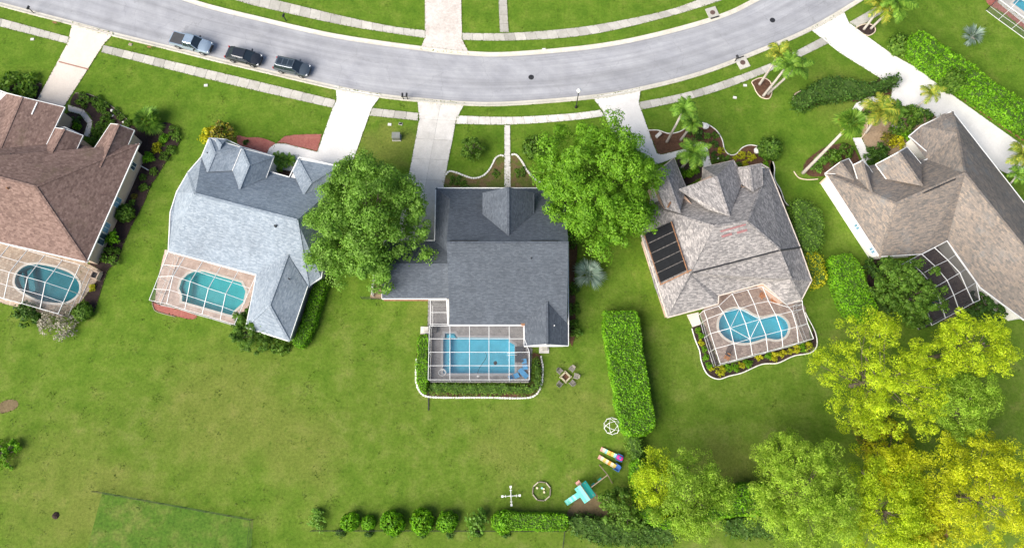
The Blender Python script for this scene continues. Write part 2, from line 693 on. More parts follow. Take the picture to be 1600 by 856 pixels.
MAT['bed_mix'] = ground_mix('weedy_bed', [(.32, (.075, .115, .016)), (.48, (.11, .125, .028)), (.56, (.15, .105, .05)), (.7, (.19, .14, .07))], .5, 1.2, 7, .5, bumpd=.06)
MAT['soil'] = ground_mix('bare_soil', [(.3, (.12, .085, .045)), (.7, (.22, .17, .09))], .4, 2, 9, .4)
MAT['gravel'] = ground_mix('tan_gravel', [(.3, (.26, .18, .11)), (.7, (.42, .31, .21))], .6, 3, 12, .4, bumpd=.06)
MAT['edging'] = plain('white_edging', (.72, .70, .65), .8, var=.15, scale=3)
MAT['edging_dull'] = plain('grey_edging', (.22, .19, .14), .9, var=.2, scale=4)
MAT['edging_peach'] = plain('peach_edging', (.62, .50, .38), .8)
MAT['roof_brown'] = shingle('brown_shingle', (.115, .072, .061), (.185, .122, .102), (.27, .185, .155), .36, .22, patch=(.14, .105, .07))
MAT['roof_blue'] = shingle('pale_blue_shingle', (.165, .203, .245), (.24, .283, .33), (.33, .373, .418), .34, .16)
MAT['roof_slate'] = shingle('slate_shingle', (.062, .073, .089), (.084, .098, .119), (.115, .131, .153), .36, .16)
MAT['roof_weather'] = shingle('weathered_shingle', (.135, .128, .13), (.26, .245, .238), (.45, .415, .395), .36, .15)
MAT['roof_multi'] = shingle('mottled_tan_shingle', (.11, .106, .102), (.20, .172, .15), (.30, .235, .182), .42, .16, patch=(.17, .185, .19))
MAT['ridge_red'] = plain('red_shingle', (.27, .13, .13), .9, var=.2, scale=5)
MAT['white'] = plain('white_aluminium', (.70, .70, .69), .45, var=.05)
MAT['fascia'] = plain('white_trim', (.74, .74, .72), .5, var=.06)
MAT['rust'] = plain('rusty_gutter', (.26, .13, .065), .8, var=.4, scale=3)
MAT['stucco_tan'] = ground_mix('tan_stucco', [(.3, (.50, .39, .30)), (.7, (.58, .46, .36))], .5, 2, 14, .1)
MAT['stucco_white'] = ground_mix('white_stucco', [(.3, (.74, .72, .68)), (.7, (.80, .78, .74))], .5, 2, 14, .06)
MAT['stucco_grey'] = ground_mix('grey_stucco', [(.3, (.48, .47, .45)), (.7, (.56, .55, .52))], .5, 2, 14, .1)
MAT['stucco_peach'] = ground_mix('peach_stucco', [(.3, (.56, .40, .31)), (.7, (.64, .47, .37))], .5, 2, 14, .1)
MAT['glass'] = plain('window_glass', (.05, .08, .11), .08, var=.3, spec=.8)
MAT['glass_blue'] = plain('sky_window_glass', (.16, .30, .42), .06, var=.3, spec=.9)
MAT['dark'] = plain('black_metal', (.02, .02, .022), .5, var=.3)
MAT['solar'] = plain('black_solar_mat', (.010, .011, .013), .85, var=.3, scale=4, spec=.15)
MAT['screen'] = screenmat('insect_screen', (.12, .12, .125), .22)
MAT['screen_dark'] = screenmat('dark_insect_screen', (.03, .03, .032), .55)
MAT['water_blue'] = watermat('pool_water_blue', (.66, .94, .98))
MAT['water_teal'] = watermat('pool_water_teal', (.50, .90, .92))
MAT['water_deep'] = watermat('pool_water_deep_teal', (.42, .76, .80))
MAT['basin_blue'] = plain('blue_plaster', (.34, .74, .86), .6, var=.1, scale=1)
MAT['basin_teal'] = plain('teal_plaster', (.36, .80, .80), .6, var=.1, scale=1)
MAT['basin_deep'] = plain('grey_teal_plaster', (.28, .56, .60), .6, var=.2, scale=.6)
MAT['deck_grey'] = pavermat('grey_pavers', (.22, .21, .21), (.27, .26, .26), (.17, .165, .165), .4, .2)
MAT['deck_tan'] = pavermat('tan_pavers', (.36, .27, .20), (.52, .43, .34), (.26, .21, .16), .3, .3)
MAT['deck_pink'] = pavermat('pink_pavers', (.50, .37, .31), (.60, .47, .40), (.42, .33, .28), .4, .4)
MAT['deck_brick'] = pavermat('brown_pavers', (.27, .20, .17), (.42, .33, .28), (.20, .16, .14), .35, .25)
MAT['deck_dark'] = pavermat('dark_brown_pavers', (.12, .075, .065), (.17, .115, .10), (.10, .07, .06), .35, .25)
MAT['coping'] = plain('pale_coping', (.62, .58, .52), .8)
MAT['bark'] = ground_mix('bark', [(.3, (.10, .075, .055)), (.7, (.22, .18, .14))], .8, 4, 15, .4)
MAT['palm_bark'] = ground_mix('palm_trunk', [(.3, (.34, .30, .26)), (.7, (.52, .48, .43))], .8, 3, 9, .25)
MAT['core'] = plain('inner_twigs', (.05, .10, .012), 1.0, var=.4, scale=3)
MAT['leaf_bright'] = leafmat('bright_leaves', (0.13, 0.3, 0.014), (0.19, 0.4, 0.02), (0.28, 0.5, 0.04), 0.42)
MAT['leaf_grey'] = leafmat('grey_green_leaves', (0.13, 0.28, 0.03), (0.19, 0.38, 0.045), (0.29, 0.49, 0.1), 0.45, patchy=0.4)
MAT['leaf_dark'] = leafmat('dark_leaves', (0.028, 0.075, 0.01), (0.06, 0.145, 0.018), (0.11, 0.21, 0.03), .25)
MAT['leaf_mid'] = leafmat('mid_leaves', (0.06, 0.14, 0.014), (0.12, 0.25, 0.024), (0.21, 0.35, 0.05), 0.4)
MAT['leaf_lime'] = leafmat('lime_leaves', (0.085, 0.24, 0.006), (0.16, 0.39, 0.01), (0.27, 0.54, 0.02), 0.35, patchy=0.42)
MAT['leaf_yellow'] = leafmat('yellow_leaves', (0.26, 0.31, 0.012), (0.52, 0.54, 0.02), (0.74, 0.68, 0.04), 0.4)
MAT['leaf_croton'] = leafmat('croton_leaves', (.10, .03, .015), (.12, .16, .02), (.46, .36, .03), .25)
MAT['leaf_silver'] = leafmat('silver_leaves', (.12, .19, .155), (.20, .285, .24), (.34, .42, .37), .2)
MAT['leaf_pale'] = leafmat('pale_dry_leaves', (.22, .20, .14), (.34, .31, .25), (.48, .44, .38), .2)
MAT['leaf_palm'] = leafmat('palm_leaves', (0.07, 0.17, 0.016), (0.15, 0.31, 0.03), (0.27, 0.44, 0.055), 0.35)
MAT['turf'] = leafmat('turf_blades', (.075, .145, .010), (.11, .18, .014), (.18, .21, .035), .35)
MAT['leaf_palm_gold'] = leafmat('gold_palm_leaves', (0.09, 0.17, 0.014), (0.22, 0.3, 0.03), (0.46, 0.43, 0.05), .25)
MAT['pine_green'] = leafmat('pine_needles', (0.21, 0.38, 0.025), (0.32, 0.51, 0.04), (0.44, 0.61, 0.08), 0.38, patchy=0.45)
MAT['pine_lime'] = leafmat('lime_pine_needles', (0.28, 0.44, 0.012), (0.45, 0.6, 0.018), (0.6, 0.71, 0.03), 0.38, patchy=0.45)
MAT['pine_gold'] = leafmat('gold_pine_needles', (0.38, 0.49, 0.01), (0.56, 0.62, 0.016), (0.72, 0.74, 0.03), 0.38, patchy=0.45)

# ------------------------------------------------------------------ pools are dug through the lawn
POOLS = {
    'blue': Z(640, 460, 4.755, [(262, 290), (335, 290), (352, 320), (735, 325), (745, 355), (780, 375), (780, 585), (250, 585), (250, 320), (262, 318)]),
    'deep': Z(0, 380, 5.705, [(135, 330), (160, 260), (230, 205), (330, 190), (480, 215), (620, 265), (690, 330), (710, 400), (680, 470), (590, 525), (480, 530), (330, 500), (200, 430), (145, 380)]),
    'teal': Z(230, 340, 4.075, [(300, 345), (360, 345), (600, 415), (627, 470), (612, 540), (552, 595), (540, 622), (222, 532), (225, 500), (205, 450), (220, 400), (260, 362)]),
    'kidney': Z(980, 420, 4.756, [(680, 420), (690, 370), (730, 322), (800, 297), (870, 308), (930, 345), (1000, 368), (1060, 357), (1120, 350), (1175, 385), (1195, 440), (1170, 500), (1110, 525), (1030, 515), (960, 535), (890, 550), (800, 545), (730, 510), (690, 465)]),
    'spa': [(1439, 470), (1446, 461), (1455, 458), (1464, 462), (1468, 470), (1463, 479), (1453, 483), (1443, 480)],
    'corner': [(1582, 6), (1592, -6), (1640, -8), (1650, 10), (1640, 30), (1612, 28)],
}
POOLG = {}
for k, v in POOLS.items():
    g = PP(v, 0)
    if k in ('deep', 'kidney', 'spa'):
        g = smooth(g, True, 4)
    if area2(g) < 0:
        g.reverse()
    POOLG[k] = g

ring = [Vector((-420, -330, 0)), Vector((420, -330, 0)), Vector((420, 480, 0)), Vector((-420, 480, 0))]
lawn = structure('lawn', MB().holes([ring] + [offset(g, .12) for g in POOLG.values()]), MAT['lawn'])


EXCL = []


def sheet(name, px, z, m, sm=0, parent=None, holes=()):
    g = PP(px, 0)
    if sm:
        g = smooth(g, True, sm)
    if area2(g) < 0:
        g.reverse()
    EXCL.append(g)
    mb = MB()
    up = [Vector((p.x, p.y, z)) for p in g]
    hs = [[Vector((p.x, p.y, z)) for p in h] for h in holes]
    if hs:
        mb.holes([up] + hs)
    else:
        mb.poly(up)
    mb.wallring(g, 0.0, z)
    return structure(name, mb, m, parent)


# ------------------------------------------------------------------ road, kerbs
RS = [(-420, -115), (-200, -49), (0, 5), (111, 34), (178, 52), (268, 74), (340, 92), (400, 106), (524, 135), (596, 148), (652, 154), (727, 160), (800, 160), (923, 150), (1001, 137), (1094, 113), (1186, 78), (1265, 44), (1340, 0), (1420, -52), (1560, -150)]
RN = [(-300, -190), (-100, -128), (100, -66), (200, -30), (286, 0), (327, 13), (400, 31), (524, 59), (662, 79), (730, 86), (800, 87), (931, 75), (1029, 56), (1127, 28), (1186, 0), (1280, -52), (1400, -130)]
rs, rn = smooth(PP(RS), n=6), smooth(PP(RN), n=6)
road_s, road_n = resample(rs, 150), resample(rn, 150)
road = structure('road', MB().strip([p + Vector((0, 0, .012)) for p in road_s], [p + Vector((0, 0, .012)) for p in road_n]), MAT['asphalt'])
lane = road.data.uv_layers.new(name='lane')
run = [0.0]
for i in range(1, 151):
    run.append(run[-1] + ((road_s[i] + road_n[i]) / 2 - (road_s[i - 1] + road_n[i - 1]) / 2).length)
for lp in road.data.loops:
    k = lp.vertex_index
    lane.data[lp.index].uv = (run[k % 151], 0.0 if k < 151 else 1.0)
EXCL.append(offset(road_s, .52, False) + offset(road_n, -.52, False)[::-1])


def kerb(line, side):
    mb = MB()
    prof = [(-.12, .016), (.05, .02), (.22, .05), (.36, .12), (.52, .125), (.54, .0)]
    rows = [[Vector((p.x, p.y, z)) for p in offset(line, d * side, False)] for d, z in prof]
    for a, b in zip(rows, rows[1:]):
        mb.strip(a, b)
    return structure('kerb', mb, MAT['kerb'])


kerb(resample(rs, 260), 1)
kerb(resample(rn, 260), -1)

# ------------------------------------------------------------------ sidewalks: separate slabs over a joint bed
def slabs(name, A, B, m, step=1.5, cols=1, z=.055, gap=.022):
    a, b = smooth(PP(A), n=6), smooth(PP(B), n=6)
    n = max(1, round(max(length(a), length(b)) / step))
    a, b = resample(a, n), resample(b, n)
    EXCL.append(a + b[::-1])
    mb = MB().strip([p + Vector((0, 0, .02)) for p in a], [p + Vector((0, 0, .02)) for p in b])
    root = structure(name, mb, MAT['joint'])
    for i in range(n):
        for c in range(cols):
            q = [a[i].lerp(b[i], c / cols), a[i + 1].lerp(b[i + 1], c / cols), a[i + 1].lerp(b[i + 1], (c + 1) / cols), a[i].lerp(b[i], (c + 1) / cols)]
            ctr = sum(q, Vector()) / 4
            q = [p + (ctr - p).normalized() * gap for p in q]
            MB().prism(q, .021, z + random.uniform(-.004, .004)).build('slab', m, root)
    return root


W = MAT['walk']
slabs('sidewalk', [(-160, -14), (0, 29), (110, 59)], [(-160, -1), (0, 42), (106, 69)], W)
slabs('sidewalk', [(162, 71), (280, 99), (400, 127), (525, 157)], [(158, 82), (280, 113), (400, 142), (520, 169)], W)
slabs('sidewalk', [(581, 169), (654, 177)], [(577, 181), (653, 189)], W)
slabs('sidewalk', [(714, 181), (800, 183), (888, 178), (938, 172)], [(712, 194), (800, 195), (888, 189), (945, 182)], MAT['walk_pale'])
slabs('sidewalk', [(998, 160), (1068, 146), (1127, 128), (1200, 101), (1242, 81), (1286, 58)], [(1002, 172), (1071, 157), (1127, 141), (1200, 113), (1252, 89), (1297, 67)], W)
slabs('sidewalk', [(1327, 35), (1375, 7), (1440, -38)], [(1339, 44), (1385, 17), (1452, -30)], W)
slabs('sidewalk', [(300, -30), (366, -14), (433, 1), (524, 23), (609, 41), (664, 48)], [(296, -18), (366, 0), (400, 10), (531, 39), (609, 52), (664, 60)], W)
slabs('sidewalk', [(722, 52), (800, 52), (914, 42), (1029, 20), (1091, 0), (1180, -38)], [(722, 63), (800, 64), (914, 56), (1029, 31), (1130, 0), (1200, -30)], W)
slabs('garden_path', [(779, -30), (779, 0), (781, 51)], [(792, -30), (792, 0), (795, 51)], W)
slabs('garden_path', [(788, 196), (788, 293)], [(797, 196), (798, 293)], MAT['walk_pale'], 1.5)

# ------------------------------------------------------------------ driveways
sheet('driveway', [(664, -40), (720, -40), (721, 20), (722, 62), (733, 84), (657, 77), (664, 60)], .06, MAT['mottled_drive'])
d1 = sheet('driveway', [(113, 36), (178, 53), (162, 70), (97, 172), (88, 190), (46, 180), (59, 155), (107, 66)], .06, MAT['pink_drive'])
MB().poly(PP([(92, 95.5), (138.5, 107.5), (137.8, 109.5), (91.2, 97.5)], .0655)).build('brick_band', MAT['red_band'], d1)
sheet('driveway', [(525, 137), (596, 149), (581, 169), (576, 183), (548, 262), (540, 280), (415, 262), (417, 241), (421, 232), (430, 225), (445, 225), (496, 238), (519, 172), (526, 157)], .06, MAT['white_drive'])
slabs('driveway', [(652, 156), (656, 178), (646, 235), (632, 310), (618, 380)], [(726, 162), (714, 183), (706, 225), (697, 270), (679, 380)], MAT['walk_pale'], 2.9, 2, gap=.018)
sheet('driveway', [(925, 152), (1001, 139), (998, 161), (1003, 176), (1026, 240), (1034, 242), (1071, 233), (1094, 222), (1104, 226), (1107, 240), (1116, 275), (1103, 280), (1094, 240), (1072, 240), (1030, 256), (985, 262), (960, 215), (941, 172)], .06, MAT['white_drive'])
sheet('driveway', [(1266, 46), (1318, 18), (1326, 36), (1354, 57), (1396, 87), (1429, 105), (1471, 137), (1527, 177), (1600, 229), (1700, 300), (1700, 330), (1600, 284), (1562, 266), (1500, 230), (1470, 190), (1450, 172), (1400, 164), (1378, 158), (1352, 166), (1340, 180), (1329, 176), (1337, 162), (1360, 150), (1386, 158), (1393, 150), (1393, 137), (1373, 121), (1341, 101), (1311, 82), (1286, 62)], .06, MAT['white_drive'], 0)
slabs('garden_path', [(1332, 216), (1338, 236), (1350, 258)], [(1345, 215), (1351, 230), (1364, 250)], MAT['white_drive'], 3.0)
slabs('garden_path', [(106, 164), (128, 170), (142, 182), (146, 200), (140, 215)], [(107, 174), (125, 179), (134, 187), (137, 199), (131, 212)], MAT['pink_drive'], 2.2, gap=.03)


# ------------------------------------------------------------------ planting beds
def bed(px, m, edge=None, sm=4, stones=False, er=.075, open_edge=None):
    b = sheet('planting_bed', px, .035, m, sm)
    if edge is not None:
        line = smooth(PP(open_edge if open_edge else px), not open_edge, 6)
        mb = MB()
        if stones:
            n = int(length(line) / .3)
            pts = resample(line, n)
            for i in range(n):
                d = pts[i + 1] - pts[i]
                c = (pts[i] + pts[i + 1]) / 2
                mb.box((c.x + random.uniform(-.02, .02), c.y, .08), (.25, .2 + random.uniform(-.03, .03), .16), math.atan2(d.y, d.x) + random.uniform(-.15, .15))
            o = mb.build('edging_stones', edge, b)
            o['kind'] = 'stuff'
        else:
            if not open_edge:
                line = line + [line[0]]
            mb.tube([p + Vector((0, 0, .05)) for p in line], er, 6)
            mb.build('edging', edge, b, smooth_=True)
    return b


# brown house beds
bed([(118, 146), (140, 148), (165, 160), (190, 178), (204, 193), (225, 205), (252, 192), (270, 195), (281, 210), (280, 225), (262, 250), (243, 280), (236, 290), (224, 320), (205, 355), (192, 385), (182, 412), (168, 424), (150, 480), (140, 490), (125, 430), (150, 400), (190, 310), (215, 262), (205, 235), (170, 215), (140, 214), (146, 200), (142, 182), (128, 170), (110, 164)], MAT['mulch'], MAT['edging_dull'], 3, er=.06,
    open_edge=[(118, 146), (140, 148), (165, 160), (190, 178), (204, 193)])
bed([(107, 176), (125, 180), (134, 188), (136, 200), (130, 214), (110, 210), (98, 190)], MAT['mulch'], None, 3)
bed([(40, 126), (52, 128), (66, 132), (58, 160), (30, 156), (10, 140)], MAT['mulch'], MAT['edging_dull'], 3, er=.06, open_edge=[(40, 126), (52, 128), (66, 132)])
# pale blue house beds
bed([(370, 212), (385, 215), (405, 215), (424, 221), (430, 226), (420, 240), (400, 240), (375, 230)], MAT['mulch_red'], None, 3)
bed([(432, 224), (445, 213), (460, 211), (478, 210), (503, 210), (496, 237), (460, 229), (445, 224)], MAT['mulch_red'], None, 1)
bed([(421, 240), (468, 243), (455, 280), (418, 272)], MAT['mulch_brown'], None, 1)
bed([(240, 470), (262, 478), (306, 492), (300, 499), (275, 494), (246, 486), (238, 477)], MAT['mulch_red'], MAT['edging_dull'], 3, er=.06, open_edge=[(238, 470), (240, 480), (246, 487), (275, 495)])
# dark slate house beds
bed([(697, 293), (695, 271), (702, 267), (715, 270), (738, 279), (755, 275), (767, 262), (774, 248), (783, 243), (788, 244), (788, 296), (740, 300)], MAT['bed_mix'], MAT['edging'], 3, True, open_edge=[(697, 274), (702, 268), (715, 271), (738, 279), (755, 275), (767, 262), (774, 248), (783, 243), (787, 245)])
bed([(798, 243), (806, 241), (816, 254), (822, 265), (834, 279), (850, 290), (850, 300), (798, 300)], MAT['bed_mix'], MAT['edging'], 3, True, open_edge=[(799, 243), (806, 242), (816, 254), (822, 265), (834, 279), (844, 286)])
bed([(655, 524), (652, 545), (650, 585), (652, 605), (662, 617), (690, 620), (760, 620), (815, 621), (836, 617), (846, 600), (847, 575), (845, 555), (829, 555), (828, 600), (668, 600), (668, 520)], MAT['mulch_brown'], MAT['edging'], 3, True, open_edge=[(651, 560), (650, 590), (653, 606), (663, 618), (690, 621), (760, 621), (815, 622), (837, 617), (846, 600), (848, 575), (845, 556)])
bed([(888, 372), (900, 372), (902, 400), (898, 430), (900, 520), (888, 530)], MAT['mulch_brown'], None, 2)
bed([(585, 425), (597, 425), (597, 467), (578, 466)], MAT['gravel'], None, 1)
# weathered house beds
bed([(1013, 204), (1028, 204), (1045, 209), (1062, 206), (1075, 198), (1085, 193), (1101, 193), (1118, 203), (1128, 218), (1132, 234), (1140, 242), (1150, 241), (1160, 231), (1172, 227), (1184, 229), (1205, 245), (1209, 270), (1180, 268), (1150, 266), (1112, 262), (1108, 240), (1104, 225), (1093, 221), (1072, 231), (1034, 241), (1026, 235)], MAT['mulch_brown'], MAT['edging'], 3,
    open_edge=[(1013, 204), (1028, 204), (1045, 209), (1062, 206), (1075, 198), (1085, 193), (1101, 193), (1118, 203), (1128, 218), (1132, 234), (1140, 242), (1150, 241), (1160, 231), (1172, 227), (1184, 229)])
bed([(1056, 250), (1072, 241), (1094, 240), (1101, 275), (1070, 292)], MAT['mulch'], None, 1)
bed([(1206, 249), (1210, 262), (1210, 280), (1219, 296), (1226, 315), (1237, 326), (1232, 340), (1215, 300), (1203, 270)], MAT['mulch'], MAT['edging'], 3, open_edge=[(1206, 249), (1210, 262), (1210, 280), (1219, 296), (1226, 315), (1236, 325)])
bed([(1081, 512), (1090, 505), (1108, 515), (1128, 568), (1200, 548), (1268, 532), (1256, 480), (1262, 496), (1274, 520), (1276, 540), (1266, 551), (1240, 556), (1215, 567), (1190, 569), (1160, 581), (1140, 586), (1122, 592), (1105, 583), (1096, 565), (1091, 545)], MAT['mulch'], MAT['edging'], 3,
    open_edge=[(1081, 513), (1086, 530), (1093, 548), (1096, 565), (1105, 584), (1122, 592), (1140, 587), (1160, 582), (1190, 569), (1215, 567), (1240, 556), (1266, 551), (1276, 540), (1274, 520), (1262, 496), (1258, 488)])
bed([(1175, 128), (1190, 122), (1203, 128), (1206, 142), (1202, 154), (1190, 153), (1182, 145), (1178, 136)], MAT['mulch_brown'], MAT['edging_peach'], 3)
# mottled tan house beds
bed([(1240, 148), (1250, 143), (1290, 138), (1340, 134), (1365, 128), (1380, 121), (1393, 137), (1390, 150), (1360, 150), (1338, 160), (1320, 156), (1300, 155), (1288, 158), (1262, 170), (1246, 167), (1240, 160)], MAT['mulch_brown'], MAT['edging_peach'], 3, open_edge=[(1252, 142), (1242, 148), (1239, 157), (1245, 166), (1258, 171)])
bed([(1348, 168), (1380, 160), (1405, 166), (1420, 180), (1440, 175), (1470, 180), (1480, 200), (1440, 240), (1400, 250), (1365, 240), (1350, 225), (1346, 200), (1352, 190)], MAT['gravel'], MAT['edging_peach'], 3, open_edge=[(1353, 180), (1355, 195), (1353, 206), (1345, 217)])
bed([(1255, 258), (1280, 235), (1310, 225), (1330, 228), (1345, 258), (1330, 270), (1290, 275), (1265, 275)], MAT['mulch_brown'], MAT['edging_peach'], 3, open_edge=[(1240, 268), (1248, 278), (1262, 281), (1278, 280)])
bed([(1336, 47), (1345, 40), (1357, 38), (1366, 42), (1367, 50), (1358, 56), (1348, 54)], MAT['mulch'], MAT['edging_peach'], 3)
bed([(1418, 95), (1430, 98), (1460, 122), (1520, 168), (1600, 222), (1700, 290), (1700, 240), (1600, 165), (1450, 70), (1420, 70)], MAT['mulch_red'], None, 1)
bed([(1360, 390), (1385, 400), (1380, 470), (1375, 500), (1355, 470)], MAT['mulch'], None, 2)
# brick surround of the pool at the upper corner
bed([(1534, -6), (1545, 8), (1570, 22), (1600, 46), (1680, 92), (1685, 78), (1600, 33), (1557, 0), (1545, -30), (1530, -30)], MAT['mulch_red'], None, 1)
# clumps of soil and worn ground
for px, m in (([(0, 630), (14, 624), (25, 625), (29, 632), (23, 639), (10, 644), (0, 645)], 'soil'), ([(905, 775), (925, 765), (945, 790), (950, 812), (920, 815), (885, 806)], 'soil'), ([(1462, 775), (1480, 770), (1488, 800), (1480, 840), (1466, 830)], 'mulch_brown')):
    sheet('bare_soil', px, .012, MAT[m], 4)
sheet('garden_plot', [(160, 768), (396, 810), (390, 920), (120, 920)], .012, MAT['garden'])
EXCL.pop()

# ------------------------------------------------------------------ houses
def upface(pts):
    n = Vector((0, 0, 0))
    for i in range(len(pts)):
        a, b = pts[i - 1], pts[i]
        n += Vector(((a.y - b.y) * (a.z + b.z), (a.z - b.z) * (a.x + b.x), (a.x - b.x) * (a.y + b.y)))
    return list(pts) if n.z >= 0 else list(reversed(pts))


EAVE = 2.75


class House:
    def __init__(self, name, label, outline, roofm, wallm, inset=.45):
        self.out = PP(outline, EAVE)
        if area2(self.out) < 0:
            self.out.reverse()
        c = sum(self.out, Vector()) / len(self.out)
        self.root = thing(name, label, 'house', (c.x, c.y, 0))
        self.roof = MB()
        self.caps = []
        self.ends, self.wends, self.trims = [], [], []
        self.rm, self.wm, self.wwm = roofm, wallm, None
        self.foot = offset(self.out, -inset)

    def face(self, *pts):
        self.roof.poly(upface(pts))

    def cap(self, *pts):
        self.caps.append(pts)

    def wing(self, pl, apex, front, lb, lf, rb, rf, hip=False, trim=True, zmin=2.76):
        """a cross wing whose ridge dies into slope pl; pixel corners, level ridge and eaves"""
        A = onp(*apex, pl)
        Lb, Rb = onp(*lb, pl), onp(*rb, pl)
        if Lb.z < zmin:
            Lb = P(*lb, zmin)
        if Rb.z < zmin:
            Rb = P(*rb, zmin)
        ze = (Lb.z + Rb.z) / 2
        A.z = max(A.z, ze + .6)
        A = P(*apex, A.z)
        Fr, Lf, Rf = P(*front, A.z), P(*lf, Lb.z), P(*rf, Rb.z)
        up = Vector((0, 0, .03))
        A, Fr, Lf, Rf, Lb, Rb = [q + up for q in (A, Fr, Lf, Rf, Lb, Rb)]
        ew = MB()
        self.face(A, Fr, Lf, Lb)
        self.face(A, Fr, Rf, Rb)
        self.cap(A, Fr)
        if hip:
            self.face(Fr, Lf, Rf)
            self.cap(Fr, Lf)
            self.cap(Fr, Rf)
        else:
            i = (A - Fr).normalized() * .3
            d = Vector((0, 0, -.04))
            ew.poly([Lf + i + d, Rf + i + d, Fr + i + d])
        # walls under the wing
        a, b = Lf.lerp(Rf, .08), Lf.lerp(Rf, .92)
        back = ((Lb - Lf) + (Rb - Rf)) / 2
        i = back.normalized() * .35
        q = [a + i, b + i, b + back, a + back]
        ew.wallring(q, .0, min(Lf.z, Rf.z) - .06)
        self.wends.append(ew)
        # trim along the wing's edges
        tr = MB()
        for u, v in ((Lf, Lb), (Rf, Rb)) + (((Lf, Rf),) if hip else ((Lf, Fr), (Rf, Fr))):
            tr.beam(u + Vector((0, 0, -.05)), v + Vector((0, 0, -.05)), .08, .13)
        self.trims.append((tr, trim))
        return A

    def finish(self, gutter=None, windows=()):
        r = self.roof.build('roof', self.rm, self.root, slope_uv=True)
        sol = MB().prism(offset(self.foot, .3), 2.60, 2.66)
        sol.build('soffit', MAT['fascia'], self.root)
        for seg in self.caps:
            mb = MB()
            for a, b in zip(seg, seg[1:]):
                mb.beam(Vector(a) + Vector((0, 0, .012)), Vector(b) + Vector((0, 0, .012)), .28, .05)
            mb.build('ridge_cap', self.rm, r, slope_uv=True)
        wl = MB().wallring(self.foot, 0, 2.6)
        wl.build('wall', self.wm, self.root)
        for e in self.ends:
            MB().poly(e).build('gable_wall', self.wm, self.root)
        for e in self.wends:
            e.build('wing_wall', self.wwm or self.wm, self.root)
        for e, white in self.trims:
            e.build('wing_trim', (gutter or MAT['fascia']) if white else self.rm, self.root, slope_uv=True)
        tr = MB()
        n = len(self.out)
        for i in range(n):
            a, b = self.out[i], self.out[(i + 1) % n]
            tr.beam(a + Vector((0, 0, -.03)), b + Vector((0, 0, -.03)), .12, .16)
        tr.build('gutter', gutter or MAT['fascia'], self.root)
        for (a, b, t, wd, z0, z1, m) in windows:
            u, v = self.foot[a], self.foot[b]
            d = (v - u).normalized()
            nrm = Vector((d.y, -d.x, 0))
            c = u.lerp(v, t) + nrm * .03
            c.z = (z0 + z1) / 2
            rz_ = math.atan2(d.y, d.x)
            wn = MB().box(c, (wd, .06, z1 - z0), rz_).build('window', MAT['fascia'], self.root)
            for k in (-1, 1):
                MB().box(c + d * (k * (wd / 4 - .01)) + nrm * .035, (wd / 2 - .09, .02, z1 - z0 - .14), rz_).build('pane', MAT[m], wn)
        return self

    def vent(self, x, y, pl, r=.07, h=.4, m='dark', name='vent_pipe'):
        p = onp(x, y, pl)
        MB().tube([p - Vector((0, 0, .1)), p + Vector((0, 0, h))], r, 8).build(name, MAT[m], self.root)

    def slab_on(self, name, pl, px, th, m):
        pts = [onp(x, y, pl) for x, y in px]
        n = pl[1] if pl[1].z > 0 else -pl[1]
        mb = MB()
        a = [p + n * .02 for p in pts]
        b = [p + n * (.02 + th) for p in pts]
        mb.poly(upface(b))
        k = len(a)
        for i in range(k):
            j = (i + 1) % k
            mb.poly([a[i], a[j], b[j], b[i]])
        return mb.build(name, MAT[m], self.root)


V = Vector
# ---- dark slate house (subject)
h = House('house', 'dark slate-grey shingle house with tall front gable and a flat-topped pool enclosure', [(681, 294), (866, 294), (888, 372), (888, 540), (819, 541), (819, 508), (700, 508), (698, 467), (597, 467), (597, 440), (600, 376), (679, 376)], MAT['roof_slate'], MAT['stucco_grey'])
ZR, ZL = 7.42, 4.65
RL, RR = P(698, 379, ZR), P(888, 379, ZR)
NL, NR = P(681, 294, EAVE), P(681, 294, EAVE)
NR = V((RR.x, NL.y, EAVE))
SLm, SRm = P(703, 508, EAVE), V((RR.x, P(800, 508, EAVE).y, EAVE))
npl = plane(RL, RR, NL)
spl = plane(RL, RR, P(800, 508, EAVE))
hipk = onp(703, 311, npl)
# south slope runs on to the east wing
h.face(RL, RR, SRm, P(818, 508, EAVE), SLm)
h.face(RL, RR, NR, NL, hipk)
h.cap(RL, RR)
# west lean strip with hip
W0, W1 = NL, P(679, 381, EAVE)
top0, top1 = hipk - V((0, 0, .02)), V((P(700, 396, 3.6).x, P(700, 396, 3.6).y, hipk.z - .02))
h.face(W0, W1, top1, top0)
h.cap(NL, hipk)
h.ends.append([hipk + V((.06, 0, -.05)), RL + V((.06, 0, -.05)), SLm + V((.06, 0, -.05)), V((RL.x + .06, top1.y, 2.7)), V((RL.x + .06, hipk.y, 2.7))])
i_ = V((-.35, 0, -.06))
h.ends.append([RR + i_, NR + i_, SRm + i_])
# low west wing
LL, LR = P(593, 413, ZL), P(699, 413.5, ZL)
LR.x += .5
Sl, Sr = P(597, 467, EAVE), P(699, 467, EAVE)
Sr.x += .4
LL.x = Sl.x
Nl, Nr = V((Sl.x, P(640, 376, EAVE).y, EAVE)), P(680, 376, EAVE)
Nr.x += 1.8
h.face(LL, LR, Sr, Sl)
h.face(LL, LR, Nr, Nl)
h.cap(LL, LR)
h.ends.append([LL + V((.3, 0, -.06)), Nl + V((.3, 0, -.06)), Sl + V((.3, 0, -.06))])
